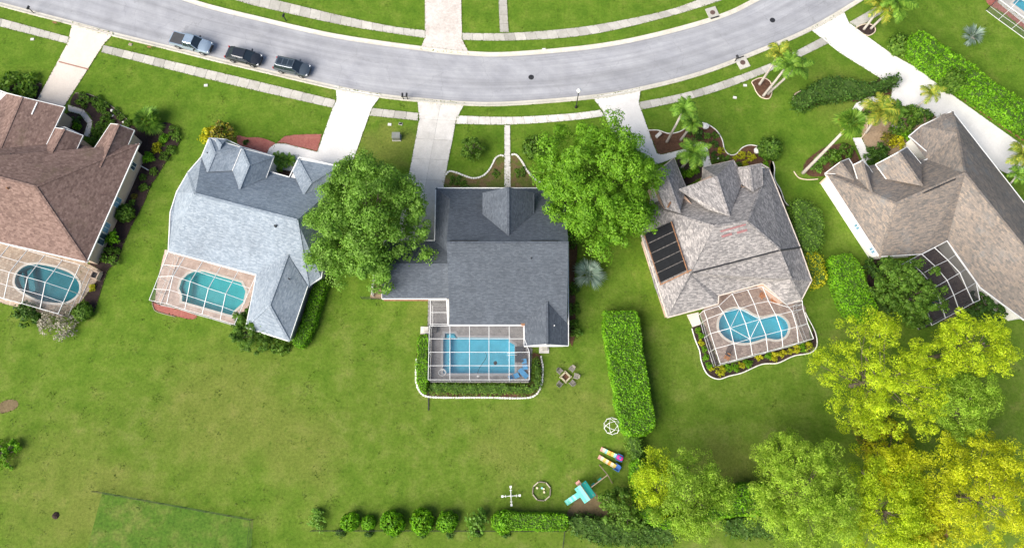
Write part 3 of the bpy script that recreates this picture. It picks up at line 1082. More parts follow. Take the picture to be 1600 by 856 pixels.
# tall front gable and rear wing
h.wing(npl, (794, 368), (794, 293), (754, 335), (754, 302), (834, 334), (834, 302), trim=False)
h.wing(spl, (854.5, 471), (855, 538), (818, 508), (819, 541), (888, 508), (888, 540))
h.vent(830, 404, spl, .06, .35)
h.vent(831, 516, spl, .06, .3, 'white')
h.vent(866, 509, plane(P(855, 471, 4.1), P(855, 538, 4.1), P(888, 540, EAVE)), .07, .3, 'white')
for a, b in ((703, 747), (830, 872)):
    h.slab_on('ridge_vent', npl, [(a, 377.8), (b, 377.8), (b, 376), (a, 376)], .06, 'dark')
p = P(818, 507, EAVE)
MB().box(p + V((0, 0, .05)), (.55, .45, .12), .3).build('rusty_valley_flashing', MAT['rust'], h.root)
MB().beam(P(600, 468.5, EAVE) + V((0, -.03, -.06)), P(669, 468.5, EAVE) + V((0, -.03, -.06)), .16, .12).build('rusty_gutter', MAT['rust'], h.root)
h.finish(windows=((0, 1, .3, 1.6, .9, 2.1, 'glass'), (2, 3, .4, 1.4, .9, 2.1, 'glass'), (4, 5, .5, 1.8, .2, 2.2, 'glass'), (6, 7, .5, 1.6, .9, 2.1, 'glass')))

# ---- brown shingle house
h = House('house', 'brown shingle house with tan walls beside a dark mulch bed', [(11, 146), (101.6, 168), (86, 200), (101, 199), (130, 212), (119, 236), (148, 231.5), (173, 194), (210, 204), (199, 229), (218, 225), (136, 410), (0, 379), (-170, 338), (-60, 120)], MAT['roof_brown'], MAT['stucco_tan'])
ZR = 6.3
A, B = P(56, 292, ZR), P(-100, 251, ZR)
SE, SW = P(136, 410, EAVE), P(-170, 338, EAVE)
NE = P(218, 225, EAVE)
npl = plane(A, B, P(139, 229, EAVE))
spl, epl = plane(A, B, P(0, 379, EAVE)), plane(A, SE, NE)
h.face(A, B, SW, P(0, 379, EAVE), SE)
h.face(A, SE, NE)
NW = onp(-110, 172, npl)
h.face(A, NE, P(199, 229, EAVE), P(148, 231.5, EAVE), P(119, 224, EAVE), P(60, 208, EAVE), V((NW.x, NW.y, EAVE)), B)
h.cap(A, B)
h.cap(A, SE)
h.cap(A, NE)
h.wing(npl, (156, 262), (186, 195), (148, 231), (173, 193.6), (199, 230), (210, 204))
h.wing(npl, (75, 250), (101, 202), (73.6, 223), (86, 200), (119, 236), (130, 212))
h.wing(npl, (1, 232), (35, 152), (-40, 196), (11, 146), (73, 226), (101.6, 168))
gp = plane(P(35, 152, 4.7), P(101.6, 168, EAVE), P(86, 200, EAVE))
for a, b in (((59.6, 161), (51, 180)),):
    pa, pb = onp(*a, gp), onp(*b, gp)
    MB().beam(pa + V((0, 0, .1)), pb + V((0, 0, .1)), .14, .2).build('rain_diverter', MAT['fascia'], h.root)
h.vent(13, 295, spl, .1, .35, 'rust')
h.vent(118, 208, npl, .06, .3)
h.vent(19, 242, npl, .06, .3)
g0, g1, g2 = P(207, 254, 2.6), P(214, 256, .25), P(232, 266, .08)
MB().tube([g0, g1 + V((0, 0, 1.6)), g1, g2], .06, 6).build('downspout', MAT['fascia'], h.root)
ei = [i for i in range(len(h.out)) if (h.out[i] - NE).length < .05][0]
si = [i for i in range(len(h.out)) if (h.out[i] - SE).length < .05][0]
e0, e1 = (si, ei) if (si + 1) % len(h.out) == ei else (ei, si)
L = lambda t: t if e0 == ei else 1 - t
h.finish(windows=((e0, e1, L(.13), 1.0, 1.0, 2.0, 'glass'), (e0, e1, L(.47), 1.3, .9, 2.1, 'glass_blue'), (e0, e1, L(.70), 1.3, .9, 2.1, 'glass_blue'), (e0, e1, L(.80), 1.5, .7, 2.2, 'glass')))

# ---- pale blue-grey house
h = House('house', 'pale blue-grey shingle house with sunlit white slopes and hipped front wings', [(327, 216), (353, 218), (379, 230), (428, 244), (421, 268), (452, 277), (467, 246), (530, 260), (502, 434), (481, 447), (452, 533), (385, 512), (400.5, 429.5), (263, 393), (266, 332), (276, 300), (294, 269), (315, 245)], MAT['roof_blue'], MAT['stucco_grey'])
ZR = 6.2
A, B = P(305, 303, ZR), P(464, 344, ZR)
spl = plane(A, B, P(330, 411, EAVE))
npl = plane(A, B, P(437, 273, EAVE))
nw, sw = P(294, 269, EAVE), P(263, 393, EAVE)
se = P(500, 452, EAVE)
ne = V((0, 0, 0)) + P(524, 292, EAVE)
h.face(A, B, P(482, 449, EAVE), P(400.5, 429.5, EAVE), sw)
h.face(A, sw, P(266, 332, EAVE), P(276, 300, EAVE), nw)
h.face(B, P(482, 449, EAVE), P(502, 434, EAVE), ne)
h.face(A, nw, P(315, 246.5, EAVE), P(340, 250, EAVE), P(421, 268, EAVE), P(452, 277, EAVE), ne, B)
h.cap(A, B)
h.cap(A, nw)
h.cap(B, P(482, 449, EAVE))
h.wing(npl, (324, 269), (336, 240), (315, 246), (327, 216), (363, 267), (378, 231), hip=True)
h.wing(npl, (341, 241), (345, 226), (337, 240), (337, 217), (348, 240), (353, 218), hip=True, zmin=3.2)
h.wing(npl, (374, 296), (389, 258), (363, 265), (378, 232), (416, 278), (428, 245), hip=True)
h.wing(npl, (474, 304), (486, 286), (457, 268), (466, 249), (519, 292), (528, 260), hip=True)
h.wing(spl, (450, 398), (421, 477), (400.5, 429.5), (384, 511), (481, 447), (452, 533), hip=True)
h.vent(325, 240, plane(P(324, 269, 4), P(336, 240, 4), P(315, 246, EAVE)), .08, .3)
h.vent(431, 354, spl, .13, .35)
h.vent(395, 477, spl, .07, .3)
h.vent(452, 436, plane(P(450, 398, 4.6), P(421, 477, 4.6), P(452, 533, EAVE)), .07, .3)
h.slab_on('ridge_vent', spl, [(325, 311), (440, 340.5), (440, 339), (325, 309.5)], .07, 'roof_blue')
h.finish(windows=((8, 9, .5, 1.2, .9, 2.1, 'glass'), (12, 13, .4, 3.0, .15, 2.2, 'glass'), (14, 15, .5, 1.3, .9, 2.1, 'glass')))

# ---- weathered grey and pink house
h = House('house', 'weathered pinkish-grey shingle house with black solar mats on its west slope', [(1021, 272), (1053, 247), (1072, 293), (1098, 284), (1098, 262), (1146, 251), (1153, 263), (1189, 256), (1201, 263), (1250, 386), (1268, 438), (1252, 469), (1228, 475), (1192, 443), (1123, 462), (1122, 475), (1043, 496), (1002, 368), (1014, 335)], MAT['roof_weather'], MAT['stucco_peach'])
ZR = 6.4
A, B = P(1116, 354, ZR), P(1168, 346, ZR)
NE, SEc = P(1201, 263, EAVE), P(1250, 386, EAVE)
SW, NW = P(1043, 496, EAVE), P(1012, 322, EAVE)
npl = plane(A, B, P(1170, 260, EAVE))
spl = plane(A, B, P(1100, 480, EAVE))
epl = plane(B, NE, SEc)
k = onp(1219, 390, spl)
h.face(B, NE, SEc, k)
h.face(B, k, onp(1082, 425, spl), SW, A)
h.face(A, SW, P(1023, 449, EAVE), P(1002, 368, EAVE), NW)
h.face(A, NW, P(1072, 293, EAVE), P(1112, 280, EAVE), P(1153, 263, EAVE), NE, B)
h.cap(A, B)
h.cap(B, NE)
h.cap(B, k)
h.cap(A, NW)
# lower rear tier below the long gutter
dz = V((0, 0, -.28))
k2, j2 = k + dz, onp(1078, 426, spl) + dz
c1, c2, c3, c4 = P(1268, 438, EAVE), P(1252, 469, EAVE), P(1228, 475, EAVE), P(1192, 443, EAVE)
hp = P(1236, 436, 3.9)
h.face(j2, k2, hp, c3, c4, P(1123, 462, EAVE), P(1122, 475, EAVE), SW + V((0, 0, .02)))
h.face(k2, SEc + V((0, 0, .0)), c1, hp)
h.face(hp, c1, c2)
h.face(hp, c2, c3)
h.cap(k2, hp)
h.cap(hp, c1)
h.cap(hp, c2)
MB().beam(onp(1083, 425, spl) + V((0, -.05, -.05)), k + V((0, -.06, -.06)), .16, .14).build('rear_gutter', MAT['dark'], h.root)
MB().beam(k + V((.03, -.06, -.06)), SEc + V((.03, -.06, .02)), .16, .14).build('rear_gutter', MAT['dark'], h.root)
# north wings
h.wing(npl, (1139, 338), (1119, 276), (1108, 328), (1061, 296), (1159, 287), (1146, 251), trim=False)
zf = onp(1139, 338, npl).z
h.face(P(1119, 276, zf - .05), P(1146, 250.5, EAVE + .2), P(1098, 262, EAVE + .2), P(1096, 285, EAVE + .2))
h.wing(npl, (1062, 333), (1037, 262), (1040, 327), (1019, 274), (1072, 294), (1053, 248), trim=False)
h.wing(npl, (1176, 300), (1171, 262), (1159, 288), (1153, 263), (1192, 290), (1190, 257), hip=True, trim=False)
ww = plane(P(1062, 340, 5.0), P(1006, 372, EAVE + .1), P(1030, 445, EAVE + .1))
top = lambda t: (1006 + 42 * t[0] + 25 * t[1], 367 - 20 * t[0] + 76 * t[1])
# solar mats lie on the low west slope
def roofz(x, y):
    return onp(x, y, plane(A, P(1002, 368, EAVE), P(1023, 449, EAVE)))
for r in range(5):
    c = [top((0, r / 5 + .006)), top((1, r / 5 + .006)), top((1, (r + 1) / 5 - .012)), top((0, (r + 1) / 5 - .012))]
    mb = MB()
    pts = [roofz(*q) for q in c]
    n_ = V((-.3, -.1, .95))
    mb.poly(upface([q + n_ * .22 for q in pts]))
    for i in range(4):
        j = (i + 1) % 4
        mb.poly([pts[i] + n_ * .17, pts[j] + n_ * .17, pts[j] + n_ * .22, pts[i] + n_ * .22])
    mb.build('solar_mat', MAT['solar'], h.root)
rails = [((0, -.02), (0, 1.04)), ((1, 0), (1, 1.06)), ((0, 1.03), (1.15, 1.03))]
for a, b in rails:
    MB().beam(roofz(*top(a)) + V((0, 0, .2)), roofz(*top(b)) + V((0, 0, .2)), .12, .12).build('solar_pipe', MAT['rust'], h.root)
h.slab_on('red_shingle_strip', spl, [(1125, 360.5), (1165, 349.5), (1165, 352), (1126, 363)], .04, 'ridge_red')
h.slab_on('red_shingle_patch', spl, [(1127, 368), (1143, 363.5), (1144, 367), (1128, 371.5)], .04, 'ridge_red')
h.slab_on('red_shingle_patch', spl, [(1151, 362), (1167, 357.5), (1167.5, 361), (1152, 365.5)], .04, 'ridge_red')
MB().beam(onp(1042, 326, npl) + V((0, 0, .5)), onp(1050, 312, npl) + V((0, 0, .5)), .2, .2).build('rusty_diverter', MAT['rust'], h.root)
h.finish(gutter=plain('cream_gutter', (.62, .54, .46), .6), windows=((9, 10, .4, 1.2, .9, 2.1, 'glass'), (13, 14, .5, 3.2, .15, 2.2, 'glass'), (17, 18, .3, 1.2, .9, 2.1, 'glass')))

# ---- mottled tan house
h = House('house', 'mottled tan shingle house with bright white side wall and long white driveway', [(1289, 271), (1313, 259), (1326, 248), (1333, 258), (1348, 250), (1363, 268), (1369, 257), (1417, 230), (1437, 254), (1457, 245), (1420, 213), (1439, 197), (1488, 174), (1600, 317), (1720, 480), (1600, 500), (1531, 449), (1480, 376), (1440, 397), (1374, 401)], MAT['roof_multi'], MAT['stucco_white'])
h.wwm = MAT['stucco_peach']
ZR = 6.3
A, B, C = P(1400, 318, 5.6), P(1508, 271, ZR), P(1640, 436, ZR)
nwc, swc = P(1289, 271, EAVE), P(1374, 402, EAVE)
D = P(1497, 208, 4.2)
npl = plane(A, B, P(1395, 245, EAVE))
spl = plane(A, B, P(1407, 399, EAVE))
h.face(B, C, P(1720, 480, EAVE), P(1600, 317, EAVE), P(1488, 174, EAVE), D)
vy = P(1480, 377, EAVE)
h.face(B, C, P(1600, 500, EAVE), P(1531, 449, EAVE), vy)
h.face(A, B, vy, P(1440, 398, EAVE), swc)
h.face(A, swc, nwc)
h.face(A, nwc, P(1369, 257, EAVE), P(1404, 243, EAVE), P(1448, 249, EAVE), B)
h.face(B, D, P(1474, 178, EAVE), P(1439, 197, EAVE), P(1420, 213, EAVE), P(1448, 249, EAVE))
h.face(D, P(1488, 174, EAVE), P(1474, 178, EAVE))
for s in ((A, B), (B, C), (B, D), (D, P(1488, 174, EAVE)), (A, swc), (A, nwc)):
    h.cap(*s)
h.wing(npl, (1441, 291), (1404.5, 238), (1385, 280), (1368, 257), (1439, 256), (1417, 230))
h.wing(plane(A, nwc, P(1369, 257, EAVE)), (1333.6, 282), (1313, 253), (1305, 272), (1289, 271), (1334, 262), (1326, 248), zmin=2.9)
h.wing(plane(A, nwc, P(1369, 257, EAVE)), (1362, 302), (1347, 252), (1340, 280), (1333, 258), (1363, 270), (1358, 262), zmin=2.9)
h.slab_on('ridge_vent', npl, [(1443, 303), (1493, 281), (1493, 279.5), (1443, 301.5)], .07, 'dark')
wi = [i for i in range(len(h.out)) if (h.out[i] - P(1289, 271, EAVE)).length < .05][0]
wj = [i for i in range(len(h.out)) if (h.out[i] - P(1374, 401, EAVE)).length < .05][0]
w0, w1 = (wi, wj) if (wi + 1) % len(h.out) == wj else (wj, wi)
fl = (lambda t: t) if w0 == wi else (lambda t: 1 - t)
h.finish(windows=((w0, w1, fl(.63), .8, 1.2, 2.0, 'glass_blue'), (w0, w1, fl(.93), .8, 1.2, 2.0, 'glass_blue')))


# ------------------------------------------------------------------ pools and decks
MAT['deck_cop'] = plain('grey_coping', (.31, .31, .32), .85)
def pool(key, label, basin, water, deck_px, deckm, deck_sm=0, steps=None, cop='coping', depth=1.5):
    g = POOLG[key]
    c = sum(g, V()) / len(g)
    deck = sheet('pool_deck', deck_px, .05, MAT[deckm], deck_sm, holes=[offset(g, .1)])
    r = thing('swimming_pool', label, 'pool', (c.x, c.y, 0))
    b = MB().poly([V((p.x, p.y, -depth)) for p in g]).wallring(g, -depth, .06, inward=True)
    b.build('basin', MAT[basin], r)
    out = offset(g, .28)
    mb = MB().holes([[V((p.x, p.y, .085)) for p in out], [V((p.x, p.y, .085)) for p in g]])
    mb.wallring(out, .05, .085)
    mb.build('coping', MAT[cop], r)
    MB().poly([V((p.x, p.y, -.06)) for p in offset(g, .01)]).build('water', MAT[water], r)
    for i, st in enumerate(steps or ()):
        pts = PP(st[0])
        MB().prism(pts, -depth + .01, st[1]).build('step', MAT[basin], r)
    return r


pool('blue', 'rectangular bright blue pool under the flat screen roof behind the slate house', 'basin_blue', 'water_blue', [(669, 466), (702, 466), (702, 506), (820, 506), (832, 545), (829, 597), (667, 597), (668, 520)], 'deck_grey', cop='deck_cop',
     steps=(([(693, 529), (702, 529), (702, 582), (693, 582)], -.45), ([(697, 522), (709, 522), (712, 527), (697, 527)], -.3)))
pool('deep', 'oval dark teal pool behind the brown house', 'basin_deep', 'water_deep', [(-60, 365), (130, 408), (162, 425), (128, 470), (96, 497), (-60, 458)], 'deck_tan',
     steps=(([(25, 433), (33, 424), (36, 445), (33, 452)], -.35), ([(36, 421), (44, 417), (50, 452), (40, 455)], -.7)))
pool('teal', 'teal pool with rounded ends on a pink deck behind the pale blue house', 'basin_teal', 'water_teal', [(258, 390), (404, 428), (382, 500), (370, 509), (242, 472), (246, 440)], 'deck_pink',
     steps=(([(282, 447), (288, 433), (296, 428), (290, 470), (286, 463)], -.5),))
pool('kidney', 'kidney-shaped aqua pool behind the weathered house', 'basin_blue', 'water_teal', [(1094, 490), (1108, 470), (1125, 455), (1195, 435), (1215, 455), (1245, 465), (1258, 480), (1266, 530), (1124, 569), (1105, 520)], 'deck_brick')
pool('spa', 'small dark spa beneath the enclosure of the mottled tan house', 'basin_deep', 'water_deep', [(1430, 400), (1475, 372), (1530, 450), (1526, 474), (1480, 502), (1425, 500), (1405, 460)], 'deck_dark', depth=1.0)
pool('corner', 'pool of the next yard at the end of the red mulch strip', 'basin_blue', 'water_teal', [(1558, 4), (1600, 38), (1660, 80), (1700, 40), (1640, -50), (1575, -30)], 'walk_pale')


# ------------------------------------------------------------------ screen enclosures
def enclosure(label, grid, sides, mat_screen='screen', bw=.058, diag=(), kick=None):
    """grid[column][row] of roof points; sides: which grid borders stand on posts"""
    nc, nr = len(grid), len(grid[0])
    c = sum((grid[i][j] for i in range(nc) for j in range(nr)), V()) / (nc * nr)
    root = thing('screen_enclosure', label, 'pool enclosure', (c.x, c.y, 0))
    Wm, Sm = MAT['white'], MAT[mat_screen]
    for i in range(nc):
        mb = MB()
        for a, b in zip(grid[i], grid[i][1:]):
            mb.beam(a, b, bw, bw * 1.5)
        mb.build('rafter', Wm, root)
    for j in range(nr):
        mb = MB()
        for i in range(nc - 1):
            mb.beam(grid[i][j] - V((0, 0, .02)), grid[i + 1][j] - V((0, 0, .02)), bw * .8, bw * 1.2)
        mb.build('purlin', Wm, root)
    for a, b in diag:
        MB().beam(grid[a[0]][a[1]], grid[b[0]][b[1]], bw * .8).build('brace', Wm, root)
    dz = V((0, 0, -.09))
    for i in range(nc - 1):
        for j in range(nr - 1):
            MB().poly(upface([grid[i][j] + dz, grid[i + 1][j] + dz, grid[i + 1][j + 1] + dz, grid[i][j + 1] + dz])).build('screen_panel', Sm, root)
    edges = {'S': [grid[i][-1] for i in range(nc)], 'N': [grid[i][0] for i in range(nc)], 'L': grid[0], 'R': grid[-1]}
    for s in sides:
        e = edges[s]
        for p_ in e:
            MB().beam(V((p_.x, p_.y, .05)), p_ - V((0, 0, .12)), bw * .9).build('post', Wm, root)
        for a, b in zip(e, e[1:]):
            mb = MB().beam(V((a.x, a.y, .1)), V((b.x, b.y, .1)), bw * .9)
            mb.build('rail', Wm, root)
            MB().beam(V((a.x, a.y, .95)), V((b.x, b.y, .95)), bw * .6).build('chair_rail', Wm, root)
            d = (b - a).xy.normalized()
            nn = V((d.y, -d.x, 0)) * .03
            MB().poly([V((a.x, a.y, .14)) + nn, V((b.x, b.y, .14)) + nn, b + nn + dz, a + nn + dz]).build('wall_screen', Sm, root)
            if kick:
                MB().poly([V((a.x, a.y, .14)) - nn, V((b.x, b.y, .14)) - nn, V((b.x, b.y, .55)) - nn, V((a.x, a.y, .55)) - nn]).build('kick_plate', MAT[kick], root)
    return root


gx = [671, 703, 733.6, 764, 795.6, 827]
gy = [509, 529, 550, 571, 593]
grid = []
for i, x in enumerate(gx):
    colm = []
    for j, y in enumerate(gy):
        xx = x - (.5 * j if i == 0 else 0)
        if i == 5 and j < 2:
            xx = 819.5
        colm.append(P(xx, y, 2.85 + (.12 if j == 2 else 0)))
    grid.append(colm)
enclosure('flat white-framed screen enclosure over the bright blue pool', grid, 'SLR', kick='rust')
enclosure('small two-bay screened porch beside the slate house and its pool', [[P(672.6, y, 2.85) for y in (469, 488, 506.5)], [P(700.5, y, 2.85) for y in (469, 488, 506.5)]], 'LN')


def hipcage(N, R, S, ze, zr, end0, end1):
    g = []
    for i in range(len(N)):
        flat = (i == 0 and end0) or (i == len(N) - 1 and end1)
        a, c_ = P(*N[i], ze), P(*S[i], ze)
        if flat:
            g.append([a, a.lerp(c_, .27), a.lerp(c_, .52), a.lerp(c_, .77), c_])
        else:
            r_ = P(*R[i], zr)
            g.append([a, a.lerp(r_, .5), r_, r_.lerp(c_, .5), c_])
    return g


N = [(125 - 27.6 * k, 414 - 7.6 * k) for k in range(7)]
R = [(99 - 28 * k, 449 - 7.9 * k) for k in range(7)]
S = [(91 - 28.3 * k, 490 - 8 * k) for k in range(7)]
enclosure('ridged white screen enclosure over the oval teal pool', hipcage(N, R, S, 2.75, 3.7, True, False), 'LS')
z4 = lambda p: Z(230, 340, 4.075, p)
N = z4([(135, 217), (240, 247), (355, 277), (470, 310), (580, 340), (693, 368)])
R = z4([(75, 365), (165, 372), (275, 407), (390, 450), (500, 485), (635, 525)])
S = z4([(13, 525), (125, 548), (240, 585), (350, 615), (465, 650), (555, 680)])
enclosure('ridged white screen enclosure attached to the pale blue house', hipcage(N, R, S, 2.75, 3.6, True, True), 'LS')
z7 = lambda p, z: [P(x, y, z) for x, y in Z(980, 420, 4.756, p)]
cols = [
    [(570, 310), (592, 372), (620, 480), (655, 592), (692, 705)],
    [(680, 275), (715, 325), (765, 440), (792, 555), (815, 672)],
    [(780, 185), (835, 295), (880, 405), (912, 520), (930, 640)],
    [(895, 155), (945, 260), (985, 375), (1030, 490), (1045, 612)],
    [(1005, 132), (1050, 240), (1105, 345), (1145, 460), (1157, 580)],
    [(1185, 265), (1200, 285), (1225, 315), (1260, 430), (1272, 548)],
    [(1300, 235), (1302, 262), (1306, 296), (1340, 405), (1385, 518)]]
zz = [2.85, 3.25, 3.7, 3.3, 2.75]
g4 = [[P(*Z(980, 420, 4.756, [q])[0], 2.75 if i in (0, 6) else zz[j]) for j, q in enumerate(cl)] for i, cl in enumerate(cols)]
enclosure('faceted white screen enclosure with diagonal braces over the kidney-shaped pool', g4, 'LRS', diag=(((2, 1), (1, 2)), ((2, 1), (3, 2)), ((1, 2), (2, 3)), ((3, 2), (2, 3))))
cols = [
    [(380, 172), (445, 275), (520, 380), (595, 482), (622, 612)],
    [(285, 222), (385, 315), (475, 410), (525, 525), (575, 632)],
    [(190, 270), (290, 360), (380, 465), (430, 575), (470, 690)],
    [(95, 320), (200, 415), (285, 520), (330, 630), (368, 745)],
    [(0, 370), (100, 460), (190, 570), (230, 680), (265, 800)]]
zz = [2.8, 3.3, 3.9, 3.4, 2.75]
g5 = [[P(*Z(1400, 340, 4.755, [q])[0], 2.8 if i in (0, 4) else zz[j]) for j, q in enumerate(cl)] for i, cl in enumerate(cols)]
enclosure('dark screened enclosure of the mottled tan house, half under a tree', g5, 'RS', 'screen_dark')
enclosure('white screen enclosure of the next yard over the red mulch strip', [[P(x, y, 2.6) for x, y in r] for r in ([(1560, -2), (1575, -16), (1590, -30)], [(1580, 13), (1594, -2), (1608, -18)], [(1601, 28), (1616, 10), (1630, -5)], [(1640, 56), (1655, 36), (1668, 20)])], 'LN')

# ------------------------------------------------------------------ vegetation
def np_mesh(name, v, f, m):
    me = bpy.data.meshes.new(name)
    k = f.shape[1]
    me.vertices.add(len(v))
    me.vertices.foreach_set('co', v.astype(np.float32).ravel())
    me.loops.add(f.size)
    me.loops.foreach_set('vertex_index', f.astype(np.int32).ravel())
    me.polygons.add(len(f))
    me.polygons.foreach_set('loop_start', np.arange(0, f.size, k, dtype=np.int32))
    me.polygons.foreach_set('loop_total', np.full(len(f), k, dtype=np.int32))
    me.materials.append(m)
    me.update(calc_edges=True)
    return me


def unit(a):
    return a / np.maximum(np.linalg.norm(a, axis=1, keepdims=True), 1e-9)


def leaf_geo(c, n, s, rng, aspect=.5, jit=.7):
    n = unit(n + rng.normal(0, jit, n.shape))
    r = rng.normal(0, 1, n.shape)
    u = unit(np.cross(n, r))
    v = np.cross(n, u)
    s = s[:, None]
    q = np.stack([c - u * s, c + v * s * aspect, c + u * s, c - v * s * aspect], 1)
    return q.reshape(-1, 3), np.arange(len(c) * 4).reshape(-1, 4)


def add_mesh(name, me, parent=None):
    o = bpy.data.objects.new(name, me)
    COL.objects.link(o)
    if parent is not None:
        o.parent = parent
        WL[o.name] = WL[parent.name]
    else:
        WL[o.name] = Vector((0, 0, 0))
    return o


def dome_dirs(k, rng, low=-.25):
    z = rng.uniform(low, 1, k)
    a = rng.uniform(0, 2 * np.pi, k)
    r = np.sqrt(1 - z * z)
    return np.stack([r * np.cos(a), r * np.sin(a), z], 1)


def crown_leaves(rx, ry, rz_, zc, clumps, per, size, seed, cr=.2, low=-.3, ragged=.25):
    """leaf clumps spread through an ellipsoid: outer clumps catch light, gaps between them stay dark"""
    rng = np.random.default_rng(seed)
    d = dome_dirs(clumps, rng, low)
    rad = rng.uniform(.5, 1.0, clumps) ** .6 * .92 * rng.uniform(1 - ragged, 1 + ragged * .4, clumps)
    cc = d * rad[:, None] * np.array([rx, ry, rz_])
    C, Nn, S = [], [], []
    for k in range(clumps):
        r = cr * min(rx, ry) * rng.uniform(.6, 1.3)
        subs = rng.integers(4, 8)
        for _ in range(subs):
            sd_ = unit(dome_dirs(1, rng, -.3) + .6 * d[k])[0]
            sc_ = cc[k] + sd_ * r * rng.uniform(.45, 1.25) * np.array([1, 1, .8])
            sr = r * rng.uniform(.38, .62)
            n = max(6, int(per / subs * rng.uniform(.75, 1.25)))
            dd = dome_dirs(n, rng, -.3)
            rr = sr * rng.uniform(.5, 1.0, n) ** .5 * (1 + .15 * rng.normal(0, 1, n))
            C.append(sc_ + dd * rr[:, None])
            Nn.append(dd * 1.1 + np.array([0, 0, .25]) + .25 * sd_)
            S.append(size * rng.uniform(.6, 1.35, n))
    # thinner inner foliage
    n = int(clumps * per * .1)
    dd = dome_dirs(n, rng, -.6)
    p = dd * (rng.uniform(.1, .82, n)[:, None]) * np.array([rx, ry, rz_])
    C.append(p)
    Nn.append(dd + np.array([0, 0, .4]))
    S.append(size * rng.uniform(.6, 1.2, n))
    c = np.concatenate(C)
    c[:, 2] += zc
    return c, np.concatenate(Nn), np.concatenate(S), cc + np.array([0, 0, zc]), rng


def trunk_mesh(hh, r0, targets, rng, fork=.45, limb=.05):
    mb = MB()
    top = V((0, 0, hh * .8))
    mb.tube([(0, 0, -.1), (.05, .03, hh * .25), (0, .08, hh * .5), top], [r0 * 1.25, r0, r0 * .8, r0 * .35], 10)
    for t in targets:
        t = V(t)
        s = V((0, 0, hh * (fork + .25 * rng.random())))
        m_ = s.lerp(t, .5) + V((rng.normal(0, .2), rng.normal(0, .2), .15))
        mb.tube([s, m_, t], [r0 * .42, r0 * .22, limb], 5)
    return mb


def place_crown(px, hmid):
    p = P(px[0], px[1], hmid)
    return V((p.x, p.y, 0))


def broadleaf(px, r_px, hmid, hh, label, m, clumps, per, size, seed, ry=None, cat='tree', rzf=.75, nlimb=16, name='broadleaf_tree', group=None, low=-.35, bark='bark'):
    loc = place_crown(px, hmid)
    sc = 1066.67 / (82 - hmid) * .97
    rx = r_px / sc
    t = thing(name, label, cat, loc, group)
    c, n, s, cc, rng = crown_leaves(rx, (ry or r_px) / sc, rx * rzf, hmid - .5, clumps, per, size, seed, low=low)
    v, f = leaf_geo(c, n, s, rng, .5, .42)
    v[:, 2] = np.maximum(v[:, 2], .08)
    add_mesh('crown', np_mesh('crown', v, f, MAT[m]), t)
    tg = cc[rng.choice(len(cc), min(nlimb, len(cc)), replace=False)]
    trunk_mesh(hh, rx * .045 + .05, [tuple(q) for q in tg], rng).build('trunk', MAT[bark], t, local=True)
    return t


broadleaf((574, 341), 104, 5.6, 6.0, 'large grey-green leafy tree between the pale blue house and the slate house', 'leaf_grey', 95, 640, .15, 11, ry=112, nlimb=34)
broadleaf((936, 287), 100, 6.0, 6.5, 'large dense bright green tree over the driveway of the weathered house', 'leaf_bright', 85, 720, .155, 12, ry=108)
broadleaf((1418, 452), 54, 3.8, 4.2, 'dense dark green tree leaning over the dark pool enclosure', 'leaf_mid', 60, 260, .15, 13, ry=60)
broadleaf((1440, 818), 40, 5.0, 5.2, 'round yellow-leaved tree among the pines', 'leaf_yellow', 45, 220, .15, 14)
broadleaf((975, 796), 33, 2.4, 2.6, 'small bushy olive-green tree at the corner of the back hedge', 'leaf_mid', 40, 170, .13, 15)
broadleaf((1597, 442), 26, 3.4, 3.6, 'golden-leaved tree behind the mottled tan house', 'leaf_yellow', 30, 200, .13, 16)
broadleaf((1395, 705), 46, 2.2, 2.4, 'sparse olive understory tree beneath the pines', 'leaf_yellow', 36, 90, .13, 17, rzf=.5)
broadleaf((737, 231), 23, 1.6, 1.7, 'loose round green tree on the front lawn beside the main concrete driveway', 'leaf_mid', 26, 150, .11, 18)
broadleaf((4, 707), 26, .9, 1.2, 'sparse lime sapling on the open back lawn', 'leaf_lime', 28, 110, .11, 19, rzf=.4)
broadleaf((394, 518), 34, 2.0, 2.2, 'round leafy green tree at the rear corner of the pale blue house', 'leaf_mid', 40, 330, .12, 20)
broadleaf((1545, 478), 42, 1.6, 1.8, 'spreading dark green thicket tree beside the dark pool enclosure', 'leaf_dark', 40, 130, .14, 21, ry=24, rzf=.5)
broadleaf((1365, 665), 30, 2.0, 2.2, 'thin rusty-leaved tree under the pines', 'leaf_croton', 22, 80, .12, 22, rzf=.5)


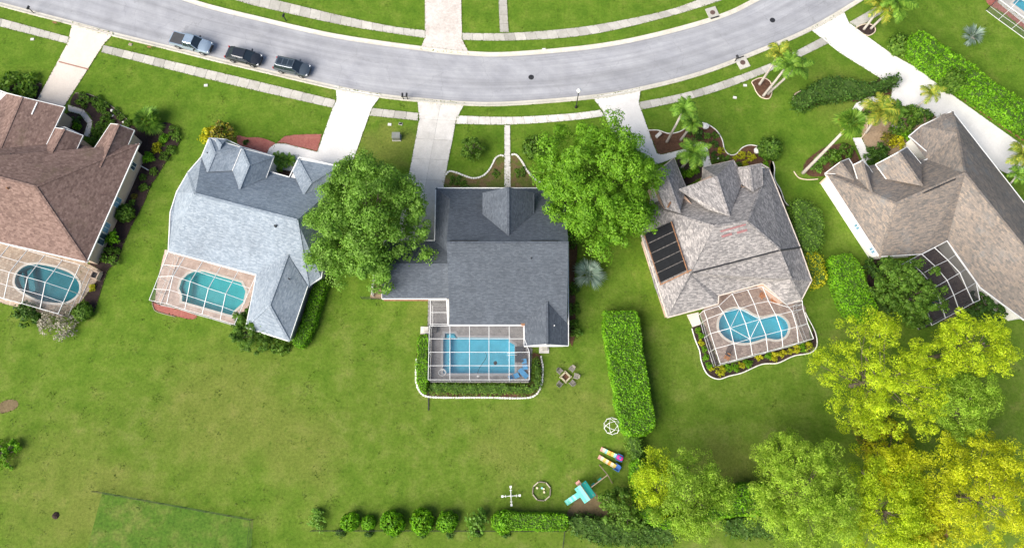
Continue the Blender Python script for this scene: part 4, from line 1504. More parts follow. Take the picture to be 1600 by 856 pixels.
def pine(px, r_px, hmid, label, m, puffs, seed, ry=None, hh=None):
    loc = place_crown(px, hmid)
    sc = 1066.67 / (82 - hmid) * .97
    rx, ry_ = r_px / sc, (ry or r_px) / sc
    rng = np.random.default_rng(seed)
    t = thing('pine_tree', label, 'pine tree', loc, None)
    # boughs: each carries a flattened cloud of tufts, with open air between
    nb = max(12, int(puffs / 3.2))
    ang = rng.uniform(0, 2 * np.pi, nb)
    rad = np.sqrt(rng.uniform(.01, 1, nb))
    bx = np.stack([rad * np.cos(ang) * rx, rad * np.sin(ang) * ry_, hmid + (1 - rad ** 1.8) * rx * .45 - rng.uniform(0, 1, nb) ** 2 * rx * .9], 1)
    C = []
    for b in bx:
        k = rng.integers(3, 7)
        C.append(b + rng.normal(0, 1, (k, 3)) * np.array([.15, .15, .10]) * rx)
    pc = np.concatenate(C)
    npuff = len(pc)
    per = 135
    dirs = dome_dirs(npuff * per, rng, -.35)
    cen = np.repeat(pc, per, 0)
    pr = np.repeat(rng.uniform(.46, .85, npuff), per)[:, None]
    # needle sprays lie over each tuft, so the tuft rounds off like a ball
    sp = cen + dirs * pr * (1 - .45 * rng.uniform(0, 1, (len(cen), 1)) ** 2) * np.array([1, 1, .8])
    v, f = leaf_geo(sp, dirs + np.array([0, 0, .15]), rng.uniform(.07, .16, len(cen)), rng, .3, .55)
    add_mesh('crown', np_mesh('crown', v, f, MAT[m]), t)
    h_ = hh or hmid + rx * .3
    mb = MB().tube([(0, 0, -.1), (.1, 0, h_ * .4), (0, .1, h_)], [.3, .22, .08], 9)
    for b in bx[::2]:
        s = V((0, 0, max(1.0, b[2] - 1.0 - 1.6 * rng.random())))
        e = V(b) - V((0, 0, .15))
        mb.tube([s, s.lerp(e, .5) + V((rng.normal(0, .3), rng.normal(0, .3), -.35)), e], [.075, .05, .025], 5)
    mb.build('trunk', MAT['bark'], t, local=True)
    return t


pine((1392, 588), 84, 9.0, 'tall lime-yellow pine with open boughs beside the back lawn of the weathered house', 'pine_lime', 210, 31, ry=92)
pine((1528, 540), 50, 9.5, 'lime-tipped pine rising beside the dark pool enclosure', 'pine_lime', 100, 32, ry=46)
pine((1508, 625), 46, 8.0, 'dense soft green pine between the lime and gold pines', 'pine_green', 150, 33, ry=44)
pine((1264, 772), 64, 9.0, 'broad soft green pine at the end of the clipped bottom hedge', 'pine_green', 300, 34, ry=78)
pine((1385, 800), 58, 8.0, 'yellow-green pine beside the round yellow tree', 'pine_lime', 190, 35, ry=62)
pine((1548, 778), 78, 9.0, 'bright gold pine with grey bare branches', 'pine_gold', 230, 36, ry=80)
pine((1080, 774), 52, 8.0, 'grey-green pine above the corner of the clipped hedge', 'pine_green', 170, 37, ry=60)
pine((1030, 752), 30, 7.0, 'small yellow-lime pine beside the grey-green pine', 'pine_lime', 60, 38, ry=44)
pine((1225, 702), 36, 5.0, 'thin low lime pine sapling beside the broad soft green pine', 'pine_green', 22, 39, ry=24)
pine((1405, 738), 42, 7.5, 'golden-tipped pine standing between the two lime pines', 'pine_gold', 80, 40, ry=40)


# ---- hedges
def hedge(px, hh, label, m, leaf=.12, dens=60, seed=1, zpx=None, clipped=True, rough_=.06, cat='hedge', name='clipped_hedge'):
    """px outlines the hedge's top"""
    g = PP(px, hh if zpx is None else zpx)
    if area2(g) < 0:
        g.reverse()
    g = smooth(g, True, 4)
    jr = random.Random(seed)
    g = [p + V((jr.gauss(0, .07), jr.gauss(0, .07), 0)) for p in g]
    c = sum(g, V()) / len(g)
    t = thing(name, label, cat, (c.x, c.y, 0))
    loc = [V((p.x - c.x, p.y - c.y, 0)) for p in g]
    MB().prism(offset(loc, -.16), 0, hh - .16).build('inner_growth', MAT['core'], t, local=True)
    rng = np.random.default_rng(seed)
    # top
    xs = [p.x for p in loc]
    ys = [p.y for p in loc]
    A_ = abs(area2(loc)) / 2
    n = int((max(xs) - min(xs)) * (max(ys) - min(ys)) * dens)
    q = np.stack([rng.uniform(min(xs), max(xs), n), rng.uniform(min(ys), max(ys), n)], 1)
    ins = np.zeros(n, bool)
    for i in range(len(loc)):
        a, b = loc[i - 1], loc[i]
        cond = ((a.y > q[:, 1]) != (b.y > q[:, 1])) & (q[:, 0] < (b.x - a.x) * (q[:, 1] - a.y) / ((b.y - a.y) + 1e-12) + a.x)
        ins ^= cond
    q = q[ins]
    lump = .5 * np.sin(q[:, 0] * 1.9 + seed) * np.cos(q[:, 1] * 2.3 + 1.3 * seed) + .5 * np.sin(q[:, 0] * 4.7 + q[:, 1] * 3.9)
    zt = hh + rng.normal(0, rough_ * .6, len(q)) + lump * rough_ * (1.6 if clipped else 2.2)
    ct = np.column_stack([q, zt])
    nt_ = np.tile([0, 0, 1.], (len(q), 1))
    # sides
    C, N_ = [ct], [nt_]
    for i in range(len(loc)):
        a, b = loc[i - 1], loc[i]
        L_ = (b - a).length
        k = int(L_ * hh * dens)
        if k < 1:
            continue
        u = rng.uniform(0, 1, k)
        zz_ = rng.uniform(.05, hh, k)
        d = (b - a).normalized()
        nn = np.array([d.y, -d.x, 0.0])
        off = rng.normal(0, rough_, k) + .05 - .12 * np.clip((zz_ - hh + .3) / .3, 0, 1)
        p_ = np.outer(1 - u, [a.x, a.y, 0]) + np.outer(u, [b.x, b.y, 0]) + np.outer(off, nn)
        p_[:, 2] = zz_
        C.append(p_)
        N_.append(np.tile(nn + np.array([0, 0, .4]), (k, 1)))
    c_ = np.concatenate(C)
    n_ = np.concatenate(N_)
    v, f = leaf_geo(c_, n_, leaf * rng.uniform(.6, 1.4, len(c_)), rng, .55, .55)
    v[:, 2] = np.maximum(v[:, 2], .04)
    add_mesh('foliage', np_mesh('foliage', v, f, MAT[m]), t)
    return t


hedge([(946, 490), (955, 486), (988, 486), (997, 492), (1002, 530), (1013, 600), (1023, 655), (1018, 672), (998, 680), (980, 678), (970, 655), (962, 610), (950, 545)], 2.4, 'long clipped lime hedge between the fire pit lawn and the weathered house', 'leaf_lime', dens=75, seed=51)
hedge([(1300, 405), (1312, 397), (1330, 398), (1345, 415), (1360, 455), (1372, 485), (1358, 498), (1340, 494), (1322, 478), (1308, 440)], 2.2, 'short thick clipped lime hedge by the white side wall', 'leaf_lime', dens=75, seed=52)
hedge([(1420, 65), (1432, 52), (1446, 52), (1480, 75), (1540, 118), (1620, 172), (1720, 240), (1729, 286), (1629, 216), (1569, 178), (1499, 130), (1449, 97), (1429, 78)], 2.0, 'long broad lime hedge along the white driveway', 'leaf_lime', .15, 55, 53, clipped=False, rough_=.12)
hedge([(491, 440), (506, 437), (508, 450), (492, 500), (478, 536), (468, 541), (458, 535), (470, 505)], 1.3, 'narrow clipped green hedge along the rear wing of the pale blue house', 'leaf_lime', .1, 80, 54)
hedge([(990, 724), (1004, 722), (1012, 745), (1016, 790), (1032, 806), (1050, 815), (1046, 825), (1020, 818), (1000, 800), (990, 765)], 2.3, 'curved clipped lime hedge at the corner below the swing frame', 'leaf_lime', dens=65, seed=55)
hedge([(1040, 812), (1100, 800), (1146, 764), (1150, 759), (1188, 757), (1200, 764), (1200, 800), (1180, 805), (1100, 812), (1060, 822)], 2.2, 'clipped lime hedge running under the grey-green and broad pines', 'leaf_lime', dens=65, seed=56)
hedge([(772, 806), (785, 803), (840, 803), (884, 806), (887, 820), (880, 827), (830, 827), (775, 825)], 1.6, 'low clipped lime hedge ending the row of round bushes', 'leaf_lime', .1, 80, 57)
hedge([(890, 812), (915, 806), (950, 815), (990, 820), (1040, 822), (1060, 836), (1040, 850), (985, 852), (930, 845), (895, 830)], 1.5, 'loose dark green hedge behind the small olive tree', 'leaf_dark', .13, 50, 58, clipped=False, rough_=.2, name='loose_hedge')
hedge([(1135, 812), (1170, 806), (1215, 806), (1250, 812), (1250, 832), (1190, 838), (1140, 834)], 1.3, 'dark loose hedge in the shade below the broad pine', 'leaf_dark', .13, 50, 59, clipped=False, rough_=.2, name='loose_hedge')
hedge([(653, 530), (660, 524), (668, 528), (667, 600), (664, 614), (655, 606), (651, 580)], 1.1, 'clipped green hedge along the end wall of the flat pool enclosure', 'leaf_lime', .09, 85, 60)
hedge([(672, 600), (700, 598), (780, 600), (828, 602), (834, 590), (833, 562), (842, 560), (845, 590), (840, 608), (820, 615), (760, 615), (690, 615), (672, 612)], .8, 'low mixed green hedge in the stone-edged bed behind the flat pool enclosure', 'leaf_mid', .1, 60, 61, clipped=False, rough_=.14, name='loose_hedge')
hedge([(1240, 318), (1250, 310), (1268, 316), (1284, 335), (1288, 360), (1282, 388), (1262, 394), (1248, 375), (1240, 345)], 2.0, 'tall loose green hedge against the east side of the weathered house', 'leaf_mid', .13, 55, 62, clipped=False, rough_=.2, name='loose_hedge')
hedge([(1258, 400), (1268, 392), (1282, 398), (1290, 420), (1290, 440), (1278, 446), (1266, 440)], 1.6, 'yellow croton hedge at the rear corner of the weathered house', 'leaf_yellow', .11, 60, 63, clipped=False, rough_=.15, name='loose_hedge')
hedge([(1243, 150), (1262, 138), (1290, 122), (1320, 122), (1350, 128), (1375, 126), (1398, 118), (1408, 122), (1398, 132), (1360, 146), (1320, 152), (1285, 156), (1260, 167), (1246, 164)], 1.3, 'loose dark glossy hedge in the peach-edged bed by the white driveway', 'leaf_dark', .14, 55, 64, clipped=False, rough_=.22, name='loose_hedge')
hedge([(983, 682), (998, 680), (1004, 700), (1002, 720), (990, 720)], 1.8, 'loose gap of green shrubs between the two lime hedges', 'leaf_mid', .12, 55, 65, clipped=False, rough_=.2, name='loose_hedge')
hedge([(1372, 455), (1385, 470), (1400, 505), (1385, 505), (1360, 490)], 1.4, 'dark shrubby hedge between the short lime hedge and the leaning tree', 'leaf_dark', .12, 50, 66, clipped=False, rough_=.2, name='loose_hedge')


# ---- shrubs: a few shapes, many plants
def shrub_mesh(m, seed, leaves=420, size=.16, flat=.85):
    c, n, s, cc, rng = crown_leaves(1, 1, flat, .1, 14, leaves // 14, size, seed, cr=.42, low=-.05, ragged=.25)
    v, f = leaf_geo(c, n, s, rng, .55)
    v[:, 2] = np.maximum(v[:, 2], 0)
    return np_mesh('shrub', v, f, MAT[m])


def ball_mesh(m, seed, n=1300, size=.13):
    rng = np.random.default_rng(seed)
    dd = dome_dirs(n, rng, -.75)
    lump = 1 + .10 * np.sin(dd[:, 0] * 7 + seed) * np.cos(dd[:, 1] * 6) + .06 * np.sin(dd[:, 2] * 9 + dd[:, 0] * 5)
    rr = lump * (1 - .35 * rng.uniform(0, 1, n) ** 3)
    c = dd * rr[:, None] * np.array([1, 1, .62]) + np.array([0, 0, .45])
    v, f = leaf_geo(c, dd + np.array([0, 0, .2]), size * rng.uniform(.6, 1.3, n), rng, .6, .5)
    v[:, 2] = np.maximum(v[:, 2], 0)
    return np_mesh('shrub', v, f, MAT[m])


SH = {k: [shrub_mesh(m, 70 + 3 * i + j, lv, sz) for j in range(2)] for i, (k, m, lv, sz) in enumerate((
    ('green', 'leaf_mid', 460, .16), ('lime', 'leaf_lime', 460, .16), ('dark', 'leaf_dark', 460, .16), ('yellow', 'leaf_yellow', 420, .17),
    ('croton', 'leaf_croton', 700, .1), ('pale', 'leaf_pale', 1100, .07), ('grey', 'leaf_grey', 460, .15), ('ball', 'leaf_lime', 900, .11), ('darkball', 'leaf_dark', 900, .11)))}


for k_, m_ in (('ball', 'leaf_lime'), ('darkball', 'leaf_mid')):
    SH[k_] = [ball_mesh(m_, 90 + j) for j in range(2)]


def shrub(px, r_px, kind, label, group=None, hf=.9, cat='shrub', zc=.5):
    sc = 13.0 * (1 - (725 - px[1]) / 3400)
    r = r_px / sc
    p = P(px[0], px[1], r * zc)
    o = bpy.data.objects.new('shrub', random.choice(SH[kind]))
    COL.objects.link(o)
    o.location = (p.x, p.y, .02)
    o.rotation_euler = (0, 0, random.uniform(0, 6.28))
    o.scale = (r * random.uniform(.92, 1.06), r * random.uniform(.92, 1.06), r * hf)
    return tag(o, label.replace('%', LOOK[kind]), cat, group and group + ', ' + LOOK[kind])


LOOK = dict(green='green', lime='bright lime', dark='dark green', yellow='yellow-green', croton='red and yellow', pale='pale dry', grey='grey-green', ball='lime', darkball='dark green')
G = 'row of round bushes along the back boundary'
for x, y, r in ((548, 815, 14), (576, 816, 11), (613, 816, 18), (660, 815, 18), (699, 815, 15.5), (787, 815, 17)):
    shrub((x, y), r, 'ball', ('large' if r > 17 else 'medium' if r > 12 else 'smallest') + ' round lime bush in the row along the back boundary', G, 1.25)
shrub((743, 815), 19, 'grey', 'duller wispy bush standing in the row of round lime bushes', None, 1.1)
shrub((494, 812), 14, 'grey', 'faint thin bush starting the row along the back boundary', None, .8)
for x in (532, 576, 616, 660, 704, 747, 790):
    shrub((x, 833), 6.5, 'dark', 'small dark low shrub in front of the row of round lime bushes', 'small dark shrubs by the boundary wire', .7)
for x, y, r, k in ((165, 180, 7, 'green'), (160, 166, 9, 'green'), (150, 158, 8, 'green'), (130, 155, 9, 'green'), (182, 173, 5, 'green'), (190, 183, 5, 'green'), (199, 193, 6, 'green'), (271, 204, 7, 'green'), (276, 214, 7, 'green'), (267, 235, 7, 'green'), (257, 245, 7, 'green'), (240, 268, 6, 'green'), (225, 293, 6, 'green'), (223, 277, 5, 'green'), (172, 401, 12, 'green'), (118, 187, 7, 'dark'), (155, 205, 11, 'green'), (150, 220, 10, 'green'), (163, 192, 9, 'green'), (257, 217, 8, 'lime')):
    w_ = 'by the curved path' if (x < 170 and y < 224) else 'beyond the large fan palm' if (x > 250 and y < 250) else 'between the white rocks' if y < 200 else 'along the tan wall'
    shrub((x, y), r, k, 'small % shrub ' + w_ + ' in the dark mulch bed', 'small shrubs of the dark mulch bed ' + w_)
shrub((246, 230), 7.5, 'yellow', 'bright yellow-lime shrub in the dark mulch bed')
shrub((232, 248), 9, 'lime', 'fresh green shrub beside the small window of the brown house')
shrub((195, 333), 14, 'darkball', 'round clipped dark shrub against the tan wall', None, 1.1)
shrub((179, 372), 11, 'lime', 'lime shrub against the tan wall below the round dark shrub', None, 1.2)
shrub((210, 307), 5, 'croton', 'small orange-leaved shrub beside the tan wall')
shrub((207, 317), 5, 'grey', 'small pale green shrub beside the tan wall')
shrub((119, 198), 6, 'lime', 'lone lime shrub in the courtyard bed of the curved path')
shrub((143, 450), 5, 'yellow', 'tiny lime plant outside the screen door of the ridged enclosure')
shrub((130, 487), 14, 'darkball', 'round dark green shrub at the corner of the oval pool enclosure', None, 1.1)
shrub((42, 490), 18, 'dark', 'untidy dark shrub behind the oval pool enclosure')
shrub((88, 505), 27, 'pale', 'dry pale twiggy shrub behind the oval pool enclosure', None, .7)
shrub((20, 137), 22, 'green', 'spreading green shrub at the front corner of the brown house', None, .8)
shrub((40, 146), 13, 'green', 'low green shrub beside the cream driveway', None, .8)
shrub((328, 210), 12, 'yellow', 'yellow croton shrub at the front corner of the pale blue house')
shrub((350, 206), 20, 'croton', 'mottled red and yellow croton at the front of the pale blue house')
shrub((384, 222), 4, 'dark', 'tiny dark shrub in the red mulch')
shrub((436, 534), 16, 'green', 'leafy shrub against the rear hip of the pale blue house')
shrub((836, 231), 19, 'darkball', 'round dark green shrub beside the stone-edged front bed', None, .9)
G = 'low shrubs in the stone-edged front beds'
for x, y, r in ((712, 281, 7), (775, 270, 5), (814, 268, 7), (725, 290, 6)):
    shrub((x, y), r, 'green', 'low green plant in the stone-edged front bed of the slate house', G, .6)
G = 'shrubs along the side wall of the slate house'
for x, y, r in ((893, 380, 8), (892, 452, 8), (893, 484, 9), (895, 515, 11)):
    shrub((x, y), r, 'green', 'green shrub growing along the side wall of the slate house', G)
G = 'lime shrubs edging the kidney pool enclosure'
for x, y, r in [(z_[0], z_[1], r_) for z_, r_ in zip(Z(980, 420, 4.756, [(522, 455), (545, 495), (552, 545), (577, 595), (590, 658), (612, 715), (625, 745), (690, 755), (750, 740), (803, 725), (850, 710), (900, 705), (985, 660), (1050, 650), (1100, 650), (1160, 630), (1208, 615), (1255, 595), (1295, 585), (1355, 568)]), (4.5, 4.5, 4.5, 4.5, 5, 5, 3.5, 7.5, 6, 6, 5, 7, 5, 6, 7, 6, 4, 6, 6, 5))]:
    w_ = 'near the cream landing' if x < 1115 else 'along the long rear side' if x < 1225 else 'near the far end'
    shrub((x, y), r, random.choice(('yellow', 'lime', 'lime')), 'small % shrub ' + w_ + ' of the kidney pool enclosure bed', G + ' ' + w_)
G = 'front bed shrubs of the weathered house'
for x, y, r, k in [(z_[0], z_[1], a, b) for z_, a, b in zip(Z(1000, 140, 5.35, [(460, 365), (555, 385), (630, 385), (620, 455), (680, 505), (622, 545), (625, 595), (685, 580), (740, 570), (805, 570), (850, 550), (925, 560), (885, 615), (830, 625), (1050, 630), (350, 680), (400, 705), (445, 675), (440, 600)]), (10, 5, 5, 6, 5, 5, 5, 5, 4, 4, 5.5, 6, 5, 4, 5, 6, 7, 7, 8), ('dark', 'grey', 'green', 'dark', 'yellow', 'dark', 'green', 'green', 'grey', 'yellow', 'yellow', 'yellow', 'yellow', 'green', 'lime', 'green', 'lime', 'lime', 'green'))]:
    shrub((x, y), r, k, 'small % shrub in the white-edged front bed of the weathered house', G)
shrub((1203, 233), 18, 'darkball', 'round clipped green shrub at the end of the white-edged bed', None, 1.1)
shrub((1406, 70), 17, 'darkball', 'round dark shrub at the street end of the long broad hedge', None, 1.0)
shrub((1483, 131), 15, 'darkball', 'round dark shrub set into the long broad hedge', None, 1.9)
G = 'entry garden plants of the mottled tan house'
for x, y, r, k in ((1300, 245, 12, 'green'), (1285, 250, 10, 'grey'), (1305, 246, 7, 'lime'), (1320, 235, 10, 'green'), (1275, 262, 9, 'grey'), (1372, 235, 12, 'dark'), (1362, 243, 12, 'dark'), (1384, 240, 10, 'dark'), (1388, 215, 11, 'croton'), (1402, 223, 11, 'yellow'), (1412, 190, 15, 'green'), (1428, 178, 13, 'green'), (1445, 182, 12, 'dark'), (1400, 205, 10, 'green'), (1358, 178, 10, 'green'), (1390, 178, 11, 'green'), (1420, 215, 9, 'lime'), (1402, 166, 8, 'dark')):
    shrub((x, y), r, k, 'leafy % plant in the entry garden of the mottled tan house', G)
shrub((1370, 415), 17, 'dark', 'dark bush at the end of the white side wall', None, 1.0)
shrub((900, 452), 5, 'dark', 'low dark plant under the silver palm', None)


# ---- palms
def feather_frond(mb_v, mb_f, L, yaw, pitch, rng, droop=1.0):
    n = 12
    p = np.zeros(3)
    d = pitch
    pts = [p.copy()]
    for i in range(n):
        st = L / n
        p = p + st * np.array([np.cos(yaw) * np.cos(d), np.sin(yaw) * np.cos(d), np.sin(d)])
        d -= droop * 1.9 / n * (.4 + 1.2 * i / n)
        pts.append(p.copy())
    side = np.array([-np.sin(yaw), np.cos(yaw), 0])
    for i in range(1, n + 1):
        tdir = pts[i] - pts[i - 1]
        tdir = tdir / np.linalg.norm(tdir)
        ll = L * .27 * np.sin(np.pi * (.12 + .86 * i / n)) ** .7
        for s in (-1, 1):
            for k_ in range(2):
                q = pts[i - 1] + (pts[i] - pts[i - 1]) * (k_ * .5 + .1)
                tip = q + ll * (side * s * .8 + tdir * .55 + np.array([0, 0, -.25 + rng.normal(0, .12)]))
                b = len(mb_v)
                wv_ = tdir * .055 * (L / 2.6)
                mb_v.extend([q - wv_, q + wv_, tip + wv_ * .5, tip - wv_ * .5])
                mb_f.append([b, b + 1, b + 2, b + 3])
    for i in range(n):
        b = len(mb_v)
        wv_ = side * .035
        mb_v.extend([pts[i] - wv_, pts[i] + wv_, pts[i + 1] + wv_ * .8, pts[i + 1] - wv_ * .8])
        mb_f.append([b, b + 1, b + 2, b + 3])


def fan_leaf(mb_v, mb_f, L, yaw, pitch, rng, blades=17, wide=2.1, rad=.62, bw_=.075):
    stem = np.array([np.cos(yaw) * np.cos(pitch), np.sin(yaw) * np.cos(pitch), np.sin(pitch)])
    side = np.array([-np.sin(yaw), np.cos(yaw), 0])
    hub = stem * L * (1 - rad)
    b = len(mb_v)
    mb_v.extend([np.zeros(3) - side * .03, np.zeros(3) + side * .03, hub + side * .03, hub - side * .03])
    mb_f.append([b, b + 1, b + 2, b + 3])
    for i in range(blades):
        a = (i / (blades - 1) - .5) * wide
        dr = stem * np.cos(a) + side * np.sin(a)
        ln = L * rad * (1 - .25 * abs(a) / wide) * rng.uniform(.9, 1.08)
        tip = hub + dr * ln + np.array([0, 0, -.16 * L * abs(rng.normal(.6, .3))])
        mid_ = hub + dr * ln * .55 + np.array([0, 0, .03])
        ps = np.cross(dr, [0, 0, 1.])
        ps = ps / (np.linalg.norm(ps) + 1e-9)
        wd = bw_ * L * .5
        b = len(mb_v)
        mb_v.extend([hub, mid_ + ps * wd, tip, mid_ - ps * wd])
        mb_f.append([b, b + 1, b + 2, b + 3])


def palm_crown_mesh(kind, m, seed, L=1.0):
    rng = np.random.default_rng(seed)
    v, f = [], []
    if kind == 'feather':
        for i in range(17):
            feather_frond(v, f, L * rng.uniform(.8, 1.08), i * 2.4 + rng.normal(0, .2), rng.uniform(.1, 1.15), rng, rng.uniform(.8, 1.2))
    elif kind == 'sparse':
        for i in range(10):
            feather_frond(v, f, L * rng.uniform(.8, 1.08), i * 2.4 + rng.normal(0, .2), rng.uniform(.3, 1.1), rng, rng.uniform(.9, 1.3))
    else:
        k = 22 if kind == 'fan' else 17
        for i in range(k):
            pt = 1.2 - 1.35 * (i / k) ** .8 + rng.normal(0, .08)
            fan_leaf(v, f, L * rng.uniform(.82, 1.08), i * 2.4 + rng.normal(0, .15), pt, rng, *((15, 2.2, .62, .075) if kind == 'fan' else (9, 1.0, .8, .06)))
    return np_mesh('fronds', np.array(v), np.array(f), MAT[m])


PALM = {'feather': [palm_crown_mesh('feather', 'leaf_palm', s) for s in (1, 2)], 'gold': [palm_crown_mesh('feather', 'leaf_palm_gold', 3)], 'sparse': [palm_crown_mesh('sparse', 'leaf_palm_gold', 4)],
        'fan': [palm_crown_mesh('fan', 'leaf_palm', 5)], 'silver': [palm_crown_mesh('silver', 'leaf_silver', 6)]}


def palm(base, crown, kind, L, label, r=.16, group=None, gold_skirt=False):
    B = P(*base)
    hh = top_of(base, crown)
    T = P(crown[0], crown[1], hh)
    t = thing('palm_tree', label, 'palm tree', (B.x, B.y, 0), group)
    d = T - B
    d.z = hh
    o = add_mesh('fronds', random.choice(PALM[kind]), t)
    o.location = d
    o.scale = (L, L, L)
    o.rotation_euler = (0, 0, random.uniform(0, 6))
    if gold_skirt:
        s = add_mesh('dry_fronds', PALM['sparse'][0], t)
        s.location = d - V((0, 0, .35))
        s.scale = (L * .8, L * .8, L * .5)
    mb = MB().tube([V((0, 0, -.1)), V((0, 0, .35)), d * .5 + V((.04, 0, 0)), d], [r * 1.5, r * 1.15, r, r * .75], 10)
    mb.build('trunk', MAT['palm_bark'], t, local=True, smooth_=True)
    return t


palm((236, 196), (231, 189), 'fan', 2.3, 'large fan palm in the dark mulch bed of the brown house', .25, gold_skirt=True)
G = 'small palms in the blue-grey courtyard'
for b, c in (((440, 262), (438, 257)), ((453, 254), (452, 250)), ((438, 250), (435, 246))):
    palm(b, c, 'feather', 1.15, 'small feather palm in the courtyard notch of the pale blue house', .09, G)
palm((919, 434), (919, 428), 'silver', 2.45, 'silver fan palm beside the slate house', .25)
palm((1518, 62), (1518, 57), 'silver', 1.9, 'silver fan palm on the lawn above the long broad hedge', .25)
palm((1042, 222), (1069, 170), 'feather', 1.9, 'slender feather palm leaning over the sidewalk of the weathered house', .15)
palm((1064, 219), (1082, 192), 'feather', 1.7, 'shorter feather palm beside the slender leaning one', .15)
palm((1066, 262), (1083, 238), 'feather', 2.5, 'dense feather palm over the entry path of the weathered house', .16)
for b, c, k, n in (((1187, 132), (1218, 84), 'gold', 'gold-tinged feather palm in the triple clump by the kerb'), ((1193, 150), (1232, 100), 'feather', 'green feather palm in the triple clump by the kerb'), ((1200, 147), (1246, 104), 'feather', 'second green feather palm in the triple clump by the kerb')):
    palm(b, c, k, 2.2, n, .16)
for b, c, k, n in (((1350, 46), (1378, 8), 'gold', 'yellowing feather palm beside the white driveway entrance'), ((1361, 45), (1402, 4), 'feather', 'tall green feather palm beside the white driveway entrance')):
    palm(b, c, k, 3.0, n, .15)
palm((1255, 270), (1330, 193), 'fan', 2.1, 'tall fan palm with a long pale trunk on the lawn', .19, gold_skirt=True)
palm((1352, 208), (1377, 172), 'gold', 2.9, 'golden feather palm over the entry garden', .14)
palm((1382, 196), (1400, 172), 'feather', 1.6, 'small green feather palm by the entry garden', .12)
palm((1432, 168), (1456, 146), 'sparse', 1.9, 'thin feather palm at the edge of the white driveway', .11)
palm((1578, 275), (1597, 240), 'gold', 2.3, 'golden feather palm at the far side of the mottled tan house', .14)
palm((1566, 300), (1592, 272), 'feather', 1.6, 'short green palm below the golden one at the tan house', .12)

# ------------------------------------------------------------------ vehicles
def carpaint(name, c, metal=.5):
    m, t, b = newmat(name)
    p = t.nodes.new('ShaderNodeTexCoord').outputs['Object']
    col = ramp(t, noise(t, p, 6, 3), [(.3, mul(c, .93)), (.7, mul(c, 1.07))])
    t.links.new(col, b.inputs['Base Color'])
    b.inputs['Metallic'].default_value, b.inputs['Roughness'].default_value = metal, .3
    b.inputs['Coat Weight'].default_value, b.inputs['Coat Roughness'].default_value = .6, .06
    return m


MAT['tyre'] = plain('rubber', (.018, .018, .018), .9)
MAT['rim'] = plain('alloy', (.45, .46, .48), .35, .8)
MAT['lamp_white'] = plain('headlight_glass', (.75, .77, .8), .15)
MAT['lamp_red'] = plain('tail_light', (.35, .02, .02), .2)
MAT['bedcover'] = plain('black_vinyl', (.045, .047, .052), .7)
MAT['carglass'] = plain('car_glass', (.02, .03, .04), .05, spec=.8)
MAT['plastic_black'] = plain('black_plastic', (.03, .03, .032), .6)


def loft(mb, stations):
    """stations: (x, half width, sill z, shoulder z, crown z)"""
    rings = []
    for x, hw, z0, zs, zc in stations:
        half = [(hw * .84, z0), (hw * .97, z0 + .12), (hw, (z0 + zs) / 2), (hw * .985, zs - .1), (hw * .9, zs), (hw * .5, zs + (zc - zs) * .75), (0, zc)]
        rings.append([V((x, -y, z)) for y, z in half] + [V((x, y, z)) for y, z in reversed(half[:-1])])
    n, b = len(rings[0]), len(mb.v)
    for r in rings:
        mb.v += r
    for i in range(len(rings) - 1):
        for k in range(n):
            k2 = (k + 1) % n
            mb.f.append([b + i * n + k, b + i * n + k2, b + (i + 1) * n + k2, b + (i + 1) * n + k])
    mb.f.append([b + k for k in range(n)][::-1])
    mb.f.append([b + (len(rings) - 1) * n + k for k in range(n)])
    return mb


